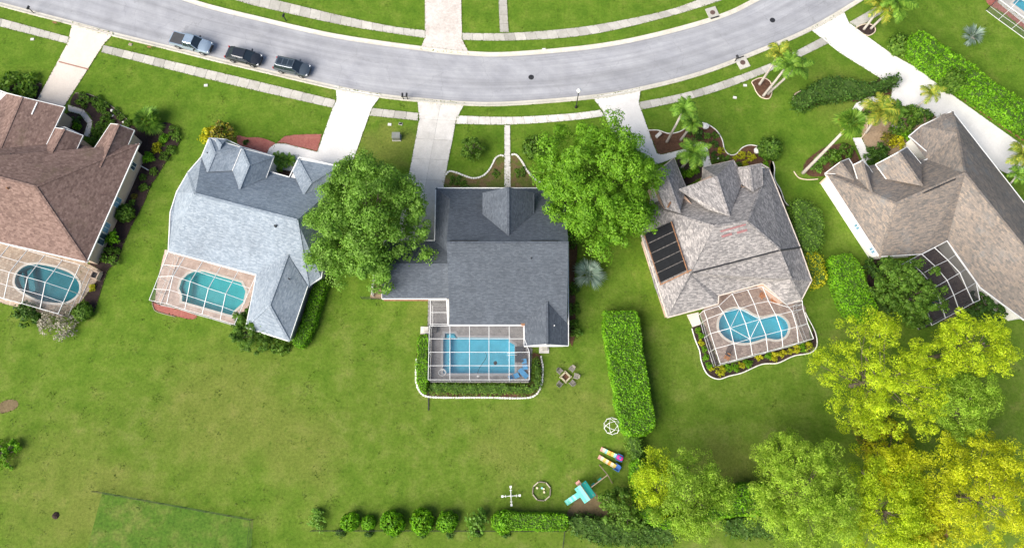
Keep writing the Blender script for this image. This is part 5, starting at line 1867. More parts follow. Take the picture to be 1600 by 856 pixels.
def vehicle(name, label, kind, at, ahead, paint, cat):
    a, c = P(*at), P(*ahead)
    L_, hw = (5.75, .98) if kind == 'pickup' else (4.85, .95)
    t = thing(name, label, cat, (a.x, a.y, .014))
    t.rotation_euler = (0, 0, math.atan2((c - a).y, (c - a).x))
    hl = L_ / 2
    B = lambda mb, nm, m, par=t, sm=False: mb.build(nm, m, par, local=True, smooth_=sm)
    if kind == 'pickup':
        st = [(-hl, hw * .93, .55, 1.06, 1.08), (-hl + .12, hw * .98, .42, 1.1, 1.12), (-.4, hw, .4, 1.1, 1.12), (.9, hw, .4, 1.12, 1.14), (1.2, hw, .4, 1.12, 1.2), (2.2, hw * .97, .42, 1.06, 1.17), (2.62, hw * .9, .45, .98, 1.06), (hl, hw * .78, .5, .82, .86)]
        belt, roof, zb, zr = (-.72, 1.45), (-.5, .62), 1.1, 1.85
        axles = (-1.75, 1.85)
    else:
        st = [(-hl, hw * .86, .5, .88, .92), (-hl + .18, hw * .97, .36, 1.0, 1.04), (-1.2, hw, .32, 1.02, 1.05), (.9, hw, .32, 1.02, 1.06), (1.15, hw, .32, 1.0, 1.08), (1.9, hw * .96, .35, .92, 1.02), (2.22, hw * .86, .4, .84, .9), (hl, hw * .7, .45, .7, .74)]
        belt, roof, zb, zr = ((-hl + .3, 1.35), (-hl + 1.15, .3), 1.0, 1.5) if kind == 'sedan' else ((-hl + .1, 1.3), (-hl + .5, .42), 1.0, 1.7)
        axles = (-1.42, 1.42)
    bo = B(loft(MB(), st), 'body', paint, sm=True)
    bo.data.set_sharp_from_angle(angle=math.radians(38))
    wb, wr = hw * .9, hw * .74
    gb = [V((belt[0], -wb, zb)), V((belt[1], -wb, zb)), V((belt[1], wb, zb)), V((belt[0], wb, zb))]
    gr = [V((roof[0], -wr, zr - .03)), V((roof[1], -wr, zr - .03)), V((roof[1], wr, zr - .03)), V((roof[0], wr, zr - .03))]
    mb = MB()
    mb.v = gb + gr
    mb.f = [[0, 1, 5, 4], [1, 2, 6, 5], [2, 3, 7, 6], [3, 0, 4, 7], [4, 5, 6, 7], [3, 2, 1, 0]]
    B(mb, 'glass_cabin', MAT['carglass'])
    rf = MB()
    ro = [(roof[0] - .06, .90), (roof[0] + .15, 1.02), (roof[1] - .25, 1.02), (roof[1] + .04, .93)]
    lower = [V((x, -wr * k, zr - .035)) for x, k in ro] + [V((x, wr * k, zr - .035)) for x, k in reversed(ro)]
    upper = [V((p.x * .985, p.y * .86, zr + .035)) for p in lower]
    n = len(lower)
    rf.v = lower + upper
    rf.f = [[n + i for i in range(n)]] + [[i, (i + 1) % n, n + (i + 1) % n, n + i] for i in range(n)]
    B(rf, 'roof_panel', MAT['carglass'] if kind == 'panorama' and False else paint)
    if kind == 'panorama':
        for x in (roof[0] + .45, roof[0] + 1.2, roof[0] + 1.95):
            B(MB().box((x, 0, zr + .038), (.6, wr * 1.25, .02)), 'roof_glass', MAT['carglass'])
    if kind == 'panorama':
        for s in (-1, 1):
            B(MB().tube([(roof[0] + .1, s * wr * .93, zr + .03), (roof[0] + .3, s * wr * .95, zr + .08), (roof[1] - .4, s * wr * .95, zr + .08), (roof[1] - .2, s * wr * .93, zr + .03)], .014, 6), 'roof_rail', MAT['plastic_black'])
    pl = MB()
    for s in (-1, 1):
        for k, f_ in ((0, 0), (1, 1), (.46, .42)) if kind != 'pickup' else ((0, 0), (1, 1), (.5, .5)):
            u = V((belt[0] + (belt[1] - belt[0]) * k, s * wb * 1.005, zb))
            v_ = V((roof[0] + (roof[1] - roof[0]) * f_, s * wr * 1.01, zr - .02))
            pl.beam(u, v_, .09, .07)
        pl.beam(V((belt[0], s * wb * 1.02, zb)), V((belt[1], s * wb * 1.02, zb)), .05, .04)
    B(pl, 'pillars', paint)
    for s in (-1, 1):
        B(MB().beam(V((belt[0] + .1, s * wb * 1.05, zb + .03)), V((belt[1] - .2, s * wb * 1.05, zb + .03)), .02, .025), 'window_trim', MAT['rim'])
    for ax in axles:
        for s in (-1, 1):
            rw = .39 if kind == 'pickup' else .35
            ty = B(MB().tube([(ax, s * (hw - .2), rw), (ax, s * (hw - .02), rw), (ax, s * (hw + .015), rw)], [rw, rw, rw * .9], 18), 'wheel', MAT['tyre'])
            B(MB().tube([(ax, s * (hw + .0), rw), (ax, s * (hw + .03), rw)], [rw * .62, rw * .5], 14), 'rim', MAT['rim'], ty)
            B(MB().tube([(ax - rw * 1.12, s * (hw - .01), rw), (ax - rw * .8, s * (hw + .005), rw * 1.8), (ax, s * (hw + .01), rw * 2.14), (ax + rw * .8, s * (hw + .005), rw * 1.8), (ax + rw * 1.12, s * (hw - .01), rw)], .035, 5), 'wheel_arch', MAT['plastic_black'])
    for s in (-1, 1):
        B(MB().box((hl - (.22 if kind == 'pickup' else .24), s * hw * .68, .86 if kind == 'pickup' else .76), (.26, .32, .14), s * -.35), 'headlight', MAT['lamp_white'])
        B(MB().box((-hl + .05, s * hw * .84, .92), (.14, .16, .3)), 'tail_light', MAT['lamp_red'])
        mr = MB().box((belt[1] - .42, s * (hw + .13), zb + .1), (.14, .24, .17))
        mr.beam((belt[1] - .4, s * wb, zb + .03), (belt[1] - .42, s * (hw + .08), zb + .08), .05)
        B(mr, 'side_mirror', MAT['plastic_black'] if kind == 'pickup' else paint)
    B(MB().box((hl - .03, 0, .52), (.1, hw * 1.3, .2)), 'front_bumper', MAT['plastic_black'])
    B(MB().box((-hl - .02, 0, .52), (.12, hw * 1.6, .2)), 'rear_bumper', MAT['plastic_black'])
    if kind == 'pickup':
        B(MB().box(((-hl + .1 - .76) / 2 + .02, 0, 1.125), (hl - .92, hw * 1.62, .05)), 'bed_cover', MAT['bedcover'])
        for s in (-1, 1):
            B(MB().box(((-hl + .06 - .74) / 2, s * hw * .9, 1.13), (hl - .8, .12, .06)), 'bed_rail', paint)
        B(MB().box((hl - .02, 0, .78), (.07, hw * 1.05, .26)), 'grille', MAT['plastic_black'])
    return t


vehicle('pickup_truck', 'pale blue-grey pickup truck with a black bed cover parked at the kerb', 'pickup', (303, 73), (375, 92), carpaint('blue_grey_paint', (.36, .45, .54)), 'pickup truck')
vehicle('parked_car', 'black sedan with a smooth roof parked between the pickup and the wagon', 'sedan', (384.5, 93.5), (456, 111), carpaint('black_paint', (.035, .04, .05)), 'car')
vehicle('parked_car', 'dark blue-grey wagon with three roof panes parked at the kerb', 'panorama', (459.5, 110), (531, 126), carpaint('slate_paint', (.10, .125, .15)), 'car')

# ------------------------------------------------------------------ street furniture
b0 = P(900, 168)
hh = 4.3
t = thing('street_lamp', 'black post street lamp with white globe by the sidewalk', 'street lamp', b0)
MB().lathe(b0, [(.2, 0), (.2, .12), (.11, .3), (.075, .6), (.065, 1.5), (.055, hh - .5), (.1, hh - .45), (.12, hh - .36)], 12).build('post', MAT['dark'], t, smooth_=True)
MB().lathe(b0 + V((0, 0, hh - .36)), [(.1, 0), (.24, .1), (.3, .28), (.26, .45), (.14, .56), (.02, .6)], 14).build('globe', MAT['white'], t, smooth_=True)


def mailbox(x, y, label, double=False, turn=0.0, group=None):
    p = P(x, y)
    t = thing('mailbox', label, 'mailbox', p, group)
    for dx in ((-.28, .28) if double else (0,)):
        d = V((dx, 0, 0))
        MB().box(p + d + V((0, 0, .55)), (.1, .1, 1.1)).build('post', MAT['dark'], t)
        mb = MB()
        arc = [(-.12, 0), (.12, 0), (.12, .14)] + [(.12 * math.cos(a), .14 + .1 * math.sin(a)) for a in (.6, 1.2, 1.9, 2.5)] + [(-.12, .14)]
        f0 = [p + d + V((u, -.26, 1.1 + v_)) for u, v_ in arc]
        f1 = [p + d + V((u, .26, 1.1 + v_)) for u, v_ in arc]
        mb.poly(f0).poly(f1[::-1])
        for i in range(len(arc)):
            j = (i + 1) % len(arc)
            mb.poly([f0[j], f0[i], f1[i], f1[j]])
        bx = mb.build('box', MAT['dark'], t)
        MB().box(p + d + V((.14, .05, 1.28)), (.02, .06, .2)).build('flag', MAT['dark'], bx)
    if double:
        MB().box(p + V((0, 0, .8)), (.6, .08, .08)).build('crossbar', MAT['dark'], t)
    if turn:
        t.rotation_euler = (0, 0, turn)
    return t


mailbox(634, 156, 'pair of black mailboxes on one crossbar between two concrete driveways', True)
mailbox(53, 21, 'black mailbox at the kerb beside the cream driveway', turn=-.25)
mailbox(447, 33, 'black mailbox at the far kerb beyond the parked cars', turn=-.25)
mailbox(1148, 97, 'black mailbox beside the storm drain inlet', turn=.3)


def inlet(x, y, rz_, label):
    p = P(x, y)
    t = thing('storm_drain', label, 'storm drain', p)
    MB().box(p + V((0, 0, .07)), (1.5, 1.7, .14), rz_).build('slab', MAT['walk'], t)
    MB().lathe(p + V((0, 0, .14)), [(.36, 0), (.36, .02), (.3, .026)], 18).build('manhole_cover', plain('rusty_iron', (.10, .06, .05), .8), t)
    d = Matrix.Rotation(rz_, 3, 'Z')
    MB().box(p + d @ V((0, -.82 if y < 60 else .82, .12)), (1.2, .16, .12), rz_).build('inlet_mouth', MAT['dark'], t)


inlet(1113, 21, .32, 'concrete storm drain inlet at the far kerb')
inlet(1160, 99, .38, 'concrete storm drain inlet by the near kerb and mailbox')
for x, y, r, lab in ((830, 121, .38, 'round iron manhole cover in the road before the street lamp'), (1207, 32, .38, 'round iron manhole cover in the road before the white driveway')):
    tag(MB().lathe(P(x, y, .014), [(r, 0), (r, .012), (r * .8, .016)], 20).build('manhole_cover', MAT['dark'], None), lab, 'manhole')
p = P(620, 216)
t = thing('utility_box', 'grey-green utility box on the lawn between two driveways', 'utility box', p)
um = plain('grey_green_steel', (.20, .21, .19), .6)
MB().box(p + V((0, 0, .05)), (1.15, .95, .1)).build('pad', MAT['walk'], t)
MB().box(p + V((0, 0, .45)), (1.0, .8, .7)).build('cabinet', um, t)
MB().box(p + V((0, .02, .82)), (1.06, .84, .06)).build('lid', um, t)
for x, y, c_, lab in ((609, 195, 'edging', 'white water meter lid on the lawn beside the utility box'), (626, 194, 'dark', 'dark meter lid on the lawn beside the utility box'), (51, 62, 'edging', 'pale lid on the lawn before the brown house'), (322, 134, 'edging', 'pale lid on the wide lawn below the near sidewalk'), (204, 70, 'gravel', 'tan square lid in the kerb strip'), (850, 78, 'edging', 'tiny white marker at the far kerb'), (1164, 134, 'edging', 'white green-lidded valve box beside the triple palm clump'), (1148, 153, 'edging', 'small white lid on the lawn below the triple palm clump')):
    p = P(x, y)
    t = thing('meter_lid', lab, 'meter lid', p)
    MB().box(p + V((0, 0, .04)), (.5, .36, .08), random.uniform(-.4, .4)).build('frame', MAT['walk'], t)
    MB().box(p + V((0, 0, .09)), (.4, .26, .04), 0).build('cover', MAT[c_], t)
for x, y in ((90, 40), (237, 78)):
    p = P(x, y)
    t = thing('yard_sign', 'small dark yard sign standing in the kerb strip', 'yard sign', p, 'yard signs in the kerb strip')
    for s in (-.2, .2):
        MB().box(p + V((s, 0, .3)), (.03, .03, .6)).build('stake', MAT['dark'], t)
    MB().box(p + V((0, .01, .62)), (.55, .03, .4)).build('board', MAT['rust'], t)
# white urns and rocks of the front bed
for x, y, lab in ((1101, 200, 'white round planter in the white-edged front bed'), (1181, 238, 'white planter at the end of the white-edged bed')):
    p = P(x, y)
    t = thing('planter', lab, 'planter', p)
    MB().lathe(p, [(.22, 0), (.3, .1), (.4, .45), (.44, .55), (.36, .55), (.34, .48)], 14).build('pot', MAT['white'], t, smooth_=True)
    MB().lathe(p + V((0, 0, .46)), [(.36, 0), (.28, .12), (.02, .2)], 12).build('white_flowers', MAT['edging'], t)
p = P(1028, 213)
t = thing('stone_bench', 'pale stone bench beside the entry driveway', 'bench', p)
MB().box(p + V((0, 0, .45)), (.9, .42, .1), .75).build('seat', MAT['coping'], t)
for s in (-.3, .3):
    MB().box(p + Matrix.Rotation(.75, 3, 'Z') @ V((s, 0, .2)), (.12, .34, .4), .75).build('leg', MAT['coping'], t)
for x, y, r in ((175, 173, .22), (176, 181, .18), (193, 191, .15), (1122, 248, .15)):
    p = P(x, y)
    mb = MB()
    k = 8
    mb.lathe(p, [(r * .8, 0), (r, r * .3), (r * .7, r * .7), (r * .15, r * .85)], k)
    for v_ in mb.v:
        v_ += V((random.uniform(-.2, .2) * r, random.uniform(-.2, .2) * r, 0))
    tag(mb.build('rock', MAT['edging'], None), 'small white rock lying in a mulch bed', 'rock', 'white rocks in mulch beds')
p = P(1400, 200)
t = thing('garden_bench', 'grey slatted bench in the entry garden of the tan house', 'bench', p)
gm = plain('grey_wood', (.33, .32, .32), .8)
R_ = Matrix.Rotation(.35, 3, 'Z')
for k in range(4):
    MB().box(p + R_ @ V((0, -.25 + .14 * k, .45)), (1.6, .11, .04), .35).build('slat', gm, t)
for k in range(3):
    MB().box(p + R_ @ V((0, .3, .6 + .14 * k)), (1.6, .04, .11), .35).build('back_slat', gm, t)
for sx in (-.7, .7):
    for sy in (-.22, .28):
        MB().box(p + R_ @ V((sx, sy, .22 if sy < 0 else .45)), (.07, .07, .44 if sy < 0 else .9), .35).build('leg', gm, t)


# ------------------------------------------------------------------ wire fences
def wire_fence(px, label, hh=1.2, step=2.6):
    pts = PP(px)
    c = pts[0]
    t = thing('wire_fence', label, 'fence', c)
    line = resample(pts, max(2, round(length(pts) / step)))
    for q in line:
        MB().tube([q, q + V((0, 0, hh))], .03, 6).build('post', MAT['dark'], t)
    for z in (.15, hh * .5, hh - .04):
        MB().tube([q + V((0, 0, z)) for q in line], .015, 4).build('wire', MAT['dark'], t)
    mb = MB()
    for a, b in zip(line, line[1:]):
        mb.poly([a + V((0, 0, .1)), b + V((0, 0, .1)), b + V((0, 0, hh)), a + V((0, 0, hh))])
    mb.build('mesh_panel', MAT['wire'], t)


MAT['wire'] = screenmat('wire_mesh', (.03, .04, .03), .09)
wire_fence([(152, 767), (396, 811)], 'thin black wire fence along the top of the greener garden plot')
wire_fence([(396, 811), (390, 870), (386, 900)], 'thin wire fence down the side of the greener garden plot')
wire_fence([(488, 828), (640, 828), (884, 829)], 'low wire fence behind the row of round bushes', 1.0)
wire_fence([(882, 829), (877, 870)], 'short wire fence below the low clipped lime hedge', 1.0)
wire_fence([(566, 467), (597, 468)], 'short wire fence beside the low wing of the slate house', 1.2, 1.5)
for x, y, lab in ((586, 452, 'white slatted gate panel beside the low wing of the slate house'),):
    a, b = P(583, 464), P(586, 432)
    t = thing('white_gate', lab, 'gate', (a + b) / 2)
    n = 9
    for k in range(n):
        q = a.lerp(b, (k + .5) / n)
        MB().box(q + V((0, 0, .6)), (.05, (b - a).length / n * .7, 1.2), 0).build('slat', MAT['white'], t)
    for z in (.25, 1.0):
        MB().beam(a + V((.05, 0, z)), b + V((.05, 0, z)), .05, .1).build('rail', MAT['white'], t)

# ------------------------------------------------------------------ fire pit and chairs
p = P(883.5, 589)
a_ = .78
R_ = Matrix.Rotation(a_, 3, 'Z')
t = thing('fire_pit', 'square tan timber fire pit frame on the lawn', 'fire pit', p)
fm = plain('tan_stone', (.40, .36, .24), .9)
for k in range(4):
    r = Matrix.Rotation(a_ + k * math.pi / 2, 3, 'Z')
    MB().box(p + r @ V((.42, .07, .15)), (.18, .98, .3), a_ + k * math.pi / 2).build('side', fm, t)
MB().box(p + V((0, 0, .05)), (.72, .72, .08), a_).build('ash_bed', MAT['mulch_brown'], t)
cm = plain('grey_brown_plastic', (.19, .17, .155), .8)


def lawn_chair(x, y, face, label, group=None, m=None):
    q = P(x, y)
    t = thing('lawn_chair', label, 'chair', q, group)
    t.rotation_euler = (0, 0, face)
    t.scale = (.8, .8, .8)
    m = m or cm
    for k in range(4):
        MB().box((-.2 + .14 * k, 0, .36 + .03 * k), (.12, .56, .03)).build('seat_slat', m, t, local=True)
    for k in range(5):
        ln = (.62, .72, .78, .72, .62)[k]
        MB().box((-.36 - .08, -.24 + .12 * k, .3 + ln / 2), (.03, .105, ln), m=Matrix.Rotation(-.35, 3, 'Y')).build('back_slat', m, t, local=True)
    for s in (-1, 1):
        MB().box((0, s * .34, .56), (.7, .12, .03)).build('arm', m, t, local=True)
        MB().box((.28, s * .33, .27), (.1, .04, .55)).build('leg', m, t, local=True)
        MB().beam((-.4, s * .31, .0), (.25, s * .31, .36), .04, .1).build('leg', m, t, local=True)
    return t


for x, y in ((874.5, 580.5), (893, 577), (874.5, 600), (893.5, 598.5)):
    f_ = math.atan2(*(P(883.5, 589) - P(x, y)).yx)
    lawn_chair(x, y, f_, 'grey-brown slatted lawn chair drawn up to the fire pit', 'chairs around the fire pit')
lawn_chair(899.5, 588, 2.9, 'paler small chair set back from the fire pit', None, plain('pale_grey_plastic', (.24, .22, .19), .8))

# ------------------------------------------------------------------ playground
c = P(957, 665, .6)
c.z = 0
t = thing('climbing_dome', 'white geodesic climbing dome on the back lawn', 'climbing dome', c)
r0 = .98
ph = (1 + 5 ** .5) / 2
ico = [V(v_).normalized() for v_ in ((-1, ph, 0), (1, ph, 0), (-1, -ph, 0), (1, -ph, 0), (0, -1, ph), (0, 1, ph), (0, -1, -ph), (0, 1, -ph), (ph, 0, -1), (ph, 0, 1), (-ph, 0, -1), (-ph, 0, 1))]
# icosidodecahedron: mid-edges of the icosahedron, so squares and triangles of bars show from above
mids = []
for i in range(12):
    for j in range(i):
        if (ico[i] - ico[j]).length < 1.1:
            mids.append(((ico[i] + ico[j]) / 2).normalized())
Rm = Matrix.Rotation(.3, 3, 'Z') @ Matrix.Rotation(.55, 3, 'X')
mids = [Rm @ q for q in mids]
dmin = min((mids[i] - mids[j]).length for i in range(len(mids)) for j in range(i))
for i in range(len(mids)):
    for j in range(i):
        if (mids[i] - mids[j]).length < dmin * 1.05 and max(mids[i].z, mids[j].z) > -.35:
            q = [V((u.x * r0, u.y * r0, max(.03, .35 + u.z * r0 * .95))) for u in (mids[i], mids[j])]
            if (q[0] - q[1]).length > .1:
                MB().tube([c + q[0], c + q[1]], .028, 6).build('bar', MAT['white'], t)
for u in mids:
    if u.z > -.35:
        MB().lathe(c + V((u.x * r0, u.y * r0, max(.03, .35 + u.z * r0 * .95) - .05)), [(.02, 0), (.055, .03), (.055, .07), (.02, .1)], 8).build('joint', MAT['white'], t)

PC = {k: plain('toy_' + k, c_, .4, var=.06) for k, c_ in dict(red=(.62, .10, .08), yellow=(.72, .52, .12), orange=(.70, .30, .05), aqua=(.30, .62, .60), blue=(.06, .16, .45), pink=(.62, .04, .28), cream=(.72, .62, .42), teal=(.025, .34, .28), teal_light=(.16, .52, .46), pinkish=(.62, .30, .26)).items()}


def coaster(p0, p1, colours, car, label, endc):
    a, b = P(*p0), P(*p1)
    t = thing('toy_coaster', label, 'toy', a)
    d = (b - a)
    L_ = d.length
    rz_ = math.atan2(d.y, d.x)
    t.rotation_euler = (0, 0, rz_)
    n = len(colours)
    hgt = lambda u: .08 + .42 * u * u * (3 - 2 * u) + .07 * math.sin(u * 9)
    for k, cl in enumerate(colours):
        mb = MB()
        us = [k / n + j / n / 3 for j in range(4)]
        for u0, u1 in zip(us, us[1:]):
            A_, B_ = V((L_ * u0, 0, hgt(u0))), V((L_ * u1, 0, hgt(u1)))
            mb.beam(A_, B_, .46, .06)
            for s in (-.2, .2):
                mb.beam(A_ + V((0, s, .05)), B_ + V((0, s, .05)), .06, .07)
        mb.build('track_section', PC[cl], t, local=True)
    mb = MB().box((L_ + .25, 0, .26), (.66, .66, .52))
    mb.build('start_platform', PC[endc], t, local=True)
    for s in (-1, 1):
        MB().box((L_ + .1, s * .34, .6), (.6, .06, .35)).build('hand_rail', PC[endc], t, local=True)
        MB().box((L_ * .55, s * .2, hgt(.55) / 2), (.1, .06, hgt(.55))).build('support', PC[endc], t, local=True)
    if car:
        mb = loft(MB(), [(L_ - .18, .16, .56, .72, .74), (L_ - .05, .24, .54, .8, .82), (L_ + .4, .25, .54, .78, .8), (L_ + .55, .16, .56, .7, .72)])
        o = mb.build('toy_car', PC[car], t, local=True)
        MB().box((L_ + .2, 0, .82), (.25, .28, .06)).build('seat', PC['blue'], o, local=True)


coaster((938.5, 701), (965, 714), ('pinkish', 'cream', 'aqua', 'yellow', 'orange', 'yellow', 'aqua', 'blue'), 'pink', 'multicoloured toy coaster track with pink car on blue platform', 'blue')
coaster((935, 713), (961, 729), ('pinkish', 'cream', 'yellow', 'cream', 'orange', 'cream', 'yellow'), None, 'cream and yellow toy coaster track ending in a blue and white platform', 'blue')

# swing set: tower with canopy, slide, swing beam and A-frame
tc = P(911, 767)
t = thing('swing_set', 'timber swing set with green canopy tower and teal slide', 'swing set', tc)
wd = plain('weathered_timber', (.27, .20, .15), .85, var=.25, scale=5)
far = P(945.5, 741)
d = (far - tc).xy
ang = math.atan2(d.y, d.x)
Rz = Matrix.Rotation(ang, 3, 'Z')
W_ = lambda x, y, z: tc + Rz @ V((x, y, z))
for sx in (-.55, .55):
    for sy in (-.75, .75):
        MB().box(W_(sx, sy, 1.2), (.1, .1, 2.4), ang).build('post', wd, t)
for k in range(9):
    MB().box(W_(0, -.72 + .18 * k, 1.3), (1.2, .16, .05), ang).build('deck_board', wd, t)
for s in (-1, 1):
    mb = MB()
    a0, a1, r0_, r1_ = W_(-.65 * s, 0, 0), None, W_(0, -.95, 2.62), W_(0, .95, 2.62)
    e0, e1 = W_(.78 * s, -.95, 2.3), W_(.78 * s, .95, 2.3)
    m0, m1 = r0_.lerp(e0, .5) - V((0, 0, .04)), r1_.lerp(e1, .5) - V((0, 0, .04))
    mb.poly(upface([r0_, r1_, m1, m0])).poly(upface([m0, m1, e1, e0]))
    mb.build('canopy', PC['teal'], t)
MB().beam(W_(0, -.97, 2.6), W_(0, .97, 2.6), .08).build('canopy_ridge', wd, t)
sl = MB()
N_ = 7
prev = None
for k in range(N_ + 1):
    u = k / N_
    q = W_(-.6 - 1.75 * u, .1, 1.32 * (1 - u) ** 1.25 + .18)
    if prev is not None:
        m_ = PC['teal_light'] if k in (3, 5) else PC['teal']
        mb = MB().beam(prev, q, .56, .05)
        off_ = Rz @ V((0, .27, .08))
        mb.beam(prev + off_, q + off_, .06, .14)
        off_ = Rz @ V((0, -.27, .08))
        mb.beam(prev + off_, q + off_, .06, .14)
        mb.build('slide_section', m_, t)
    prev = q
MB().box(W_(-2.36, .1, .09), (.1, .5, .18), ang).build('slide_foot', PC['teal'], t)
MB().box(W_(.05, 1.05, .7), (.5, .5, .04), ang).build('step_board', PC['pinkish'], t)
for s in (-.25, .25):
    MB().beam(W_(.05 + s, 1.3, 0), W_(.05 + s, .78, 1.3), .06).build('ladder_rail', wd, t)
for k in range(4):
    MB().box(W_(.05, 1.2 - .1 * k, .28 + .27 * k), (.5, .1, .04), ang).build('ladder_rung', wd, t)
LB = d.length
MB().beam(W_(.5, 0, 2.15), W_(LB, 0, 2.15), .1, .14).build('swing_beam', wd, t)
for s in (-1, 1):
    MB().beam(W_(LB, 0, 2.2), W_(LB + .1, s * 1.25, 0), .09).build('frame_leg', wd, t)
for x in (LB * .42, LB * .72):
    for s in (-.2, .2):
        MB().tube([W_(x + s, 0, 2.1), W_(x + s, 0, .5)], .015, 5).build('chain', MAT['rim'], t)
    MB().box(W_(x, 0, .48), (.46, .18, .04), ang).build('swing_seat', PC['teal'], t)

# octagonal sand box
c = P(846, 767)
t = thing('sand_box', 'octagonal timber-edged play ring with toys inside', 'sand box', c)
pm = plain('pale_timber', (.42, .37, .28), .85, var=.2)
dm = plain('grey_timber', (.20, .17, .13), .9, var=.25)
rr = 1.08
for k in range(8):
    a = .3 + k * math.pi / 4
    a0, a1 = a, a + math.pi / 4
    q0, q1 = c + V((rr * math.cos(a0), rr * math.sin(a0), .1)), c + V((rr * math.cos(a1), rr * math.sin(a1), .1))
    MB().beam(q0.lerp(q1, .05), q0.lerp(q1, .95), .12, .2).build('plank', pm if k % 2 == 0 else dm, t)
MB().lathe(c + V((0, 0, .0)), [(rr * .93, .0), (rr * .93, .02)], 8).build('grass_bed', MAT['garden'], t)
for k, (dx, dy, cl) in enumerate(((-.5, .35, 'cream'), (.05, .35, 'aqua'), (.25, .25, 'cream'), (.3, -.1, 'cream'))):
    q = c + V((dx, dy, .02))
    tag(MB().lathe(q, [(.09, 0), (.12, .12), (.12, .16), (.08, .16)], 10).build('toy_bucket', PC[cl], None), 'small pale toy bucket inside the octagonal play ring', 'toy', 'toys in the play ring')
# white cross-shaped seesaw
c = P(798.5, 774)
t = thing('cross_seesaw', 'white cross-shaped four-seat seesaw on the back lawn', 'seesaw', c)
MB().lathe(c, [(.16, 0), (.1, .1), (.07, .42)], 10).build('pivot_post', MAT['white'], t)
for k in range(4):
    a = .05 + k * math.pi / 2
    e = V((math.cos(a), math.sin(a), 0))
    MB().tube([c + V((0, 0, .45)) + e * .04, c + V((0, 0, .45)) + e * .95], .04, 8).build('arm', MAT['white'], t)
    MB().box(c + e * .98 + V((0, 0, .5)), (.26, .24, .05), a).build('seat', MAT['white'], t)
    MB().box(c + e * .62 + V((0, 0, .62)), (.05, .3, .05), a).build('handle', MAT['white'], t)
    MB().box(c + e * .62 + V((0, 0, .54)), (.05, .05, .16), a).build('handle_stem', MAT['white'], t)

# ------------------------------------------------------------------ pool furniture
bl = plain('blue_fabric', (.05, .26, .50), .7)


def lounger(x, y, rz_, label, m, L_=1.5):
    q = P(x, y, .05)
    t = thing('sun_lounger', label, 'lounger', q)
    t.rotation_euler = (0, 0, rz_)
    MB().box((.15, 0, .34), (L_ * .62, .6, .06)).build('seat', m, t, local=True)
    MB().beam((-.3, 0, .34), (-.78, 0, .74), .6, .06).build('backrest', m, t, local=True)
    for sx in (-.35, .5):
        for sy in (-.26, .26):
            MB().box((sx, sy, .16), (.05, .05, .32)).build('leg', MAT['white'], t, local=True)


lounger(817, 583, 2.3, 'blue lounger at the end of the bright blue pool', bl)
lounger(805, 588, .4, 'small blue chair beside the blue lounger', bl, 1.0)
lounger(820, 572, -1.4, 'blue and white chair beside the bright blue pool', bl, 1.0)
lounger(1138, 548, 1.1, 'dark lounger on the pavers by the kidney-shaped pool', plain('brown_fabric', (.10, .07, .06), .8))
wood = plain('orange_wood', (.48, .20, .07), .6, var=.2, scale=6)
for x, y, lab in ((1190, 463.5, 'round-backed orange wooden chair under the enclosure of the kidney pool'), (1207, 471, 'orange wooden chair beside the hip of the weathered house'), (1134.5, 559, 'orange wooden stool beside the dark lounger')):
    lawn_chair(x, y, random.uniform(0, 6), lab, None, wood)
p = P(811, 555, .05)
t = thing('patio_table', 'dark rectangular table at the end of the bright blue pool', 'table', p)
dg = plain('charcoal_top', (.045, .047, .055), .5)
MB().box(p + V((0, 0, .72)), (.95, 1.9, .05)).build('table_top', dg, t)
for sx in (-.4, .4):
    for sy in (-.85, .85):
        MB().box(p + V((sx, sy, .35)), (.06, .06, .7)).build('leg', dg, t)
p = P(802, 554.5, .05)
t = thing('pool_rail', 'white curved grab rail at the end of the bright blue pool', 'grab rail', p)
for s in (-.12, .12):
    MB().tube([p + V((.5, s, 0)), p + V((.5, s, .7)), p + V((.3, s, .86)), p + V((-.4, s, .8)), p + V((-.75, s, .5))], .03, 6).build('rail', MAT['white'], t, smooth_=True)
p = P(691, 582, .05)
t = thing('garden_hose', 'coiled white hose on the deck of the bright blue pool', 'hose')
MB().tube([p + V((.35 * math.cos(a) * (1 + .03 * a), .3 * math.sin(a) * (1 + .03 * a), .04 + .01 * a)) for a in [i * .5 for i in range(30)]], .025, 5).build('coil', MAT['white'], t)
p = P(747, 587, .05)
t = thing('skimmer_lid', 'round white skimmer lid on the deck of the bright blue pool', 'lid', p)
MB().lathe(p, [(.16, 0), (.16, .02), (.12, .03)], 14).build('rim', MAT['white'], t)
MB().lathe(p + V((0, 0, .03)), [(.1, 0), (.05, .015)], 12).build('cap', MAT['edging'], t)
pts = [P(x, y, -.045) for x, y in ((758, 550), (760, 556), (757, 563), (752, 570), (748, 577), (746, 584))]
t = thing('pool_cleaner', 'pool cleaner with a thin hose floating in the bright blue pool', 'pool cleaner', P(774, 567, -.1))
MB().tube(smooth(pts, False, 4), .03, 5).build('hose', MAT['plastic_black'], t)
q = P(774, 567, -.06)
MB().box(q, (.42, .3, .14), .2).build('body', MAT['plastic_black'], t)
for s in (-.17, .17):
    MB().tube([q + V((-.12, s, -.02)), q + V((.12, s, -.02))], .08, 8).build('wheel', MAT['dark'], t)
p = P(678, 515, .05)
t = thing('air_conditioner', 'dark square pump unit inside the corner of the flat pool enclosure', 'pump', p)
MB().box(p + V((0, 0, .35)), (.75, .75, .7)).build('casing', plain('dark_grey_casing', (.07, .07, .075), .6), t)
MB().lathe(p + V((0, 0, .7)), [(.3, 0), (.3, .03), (.05, .05)], 14).build('fan_grille', MAT['dark'], t)
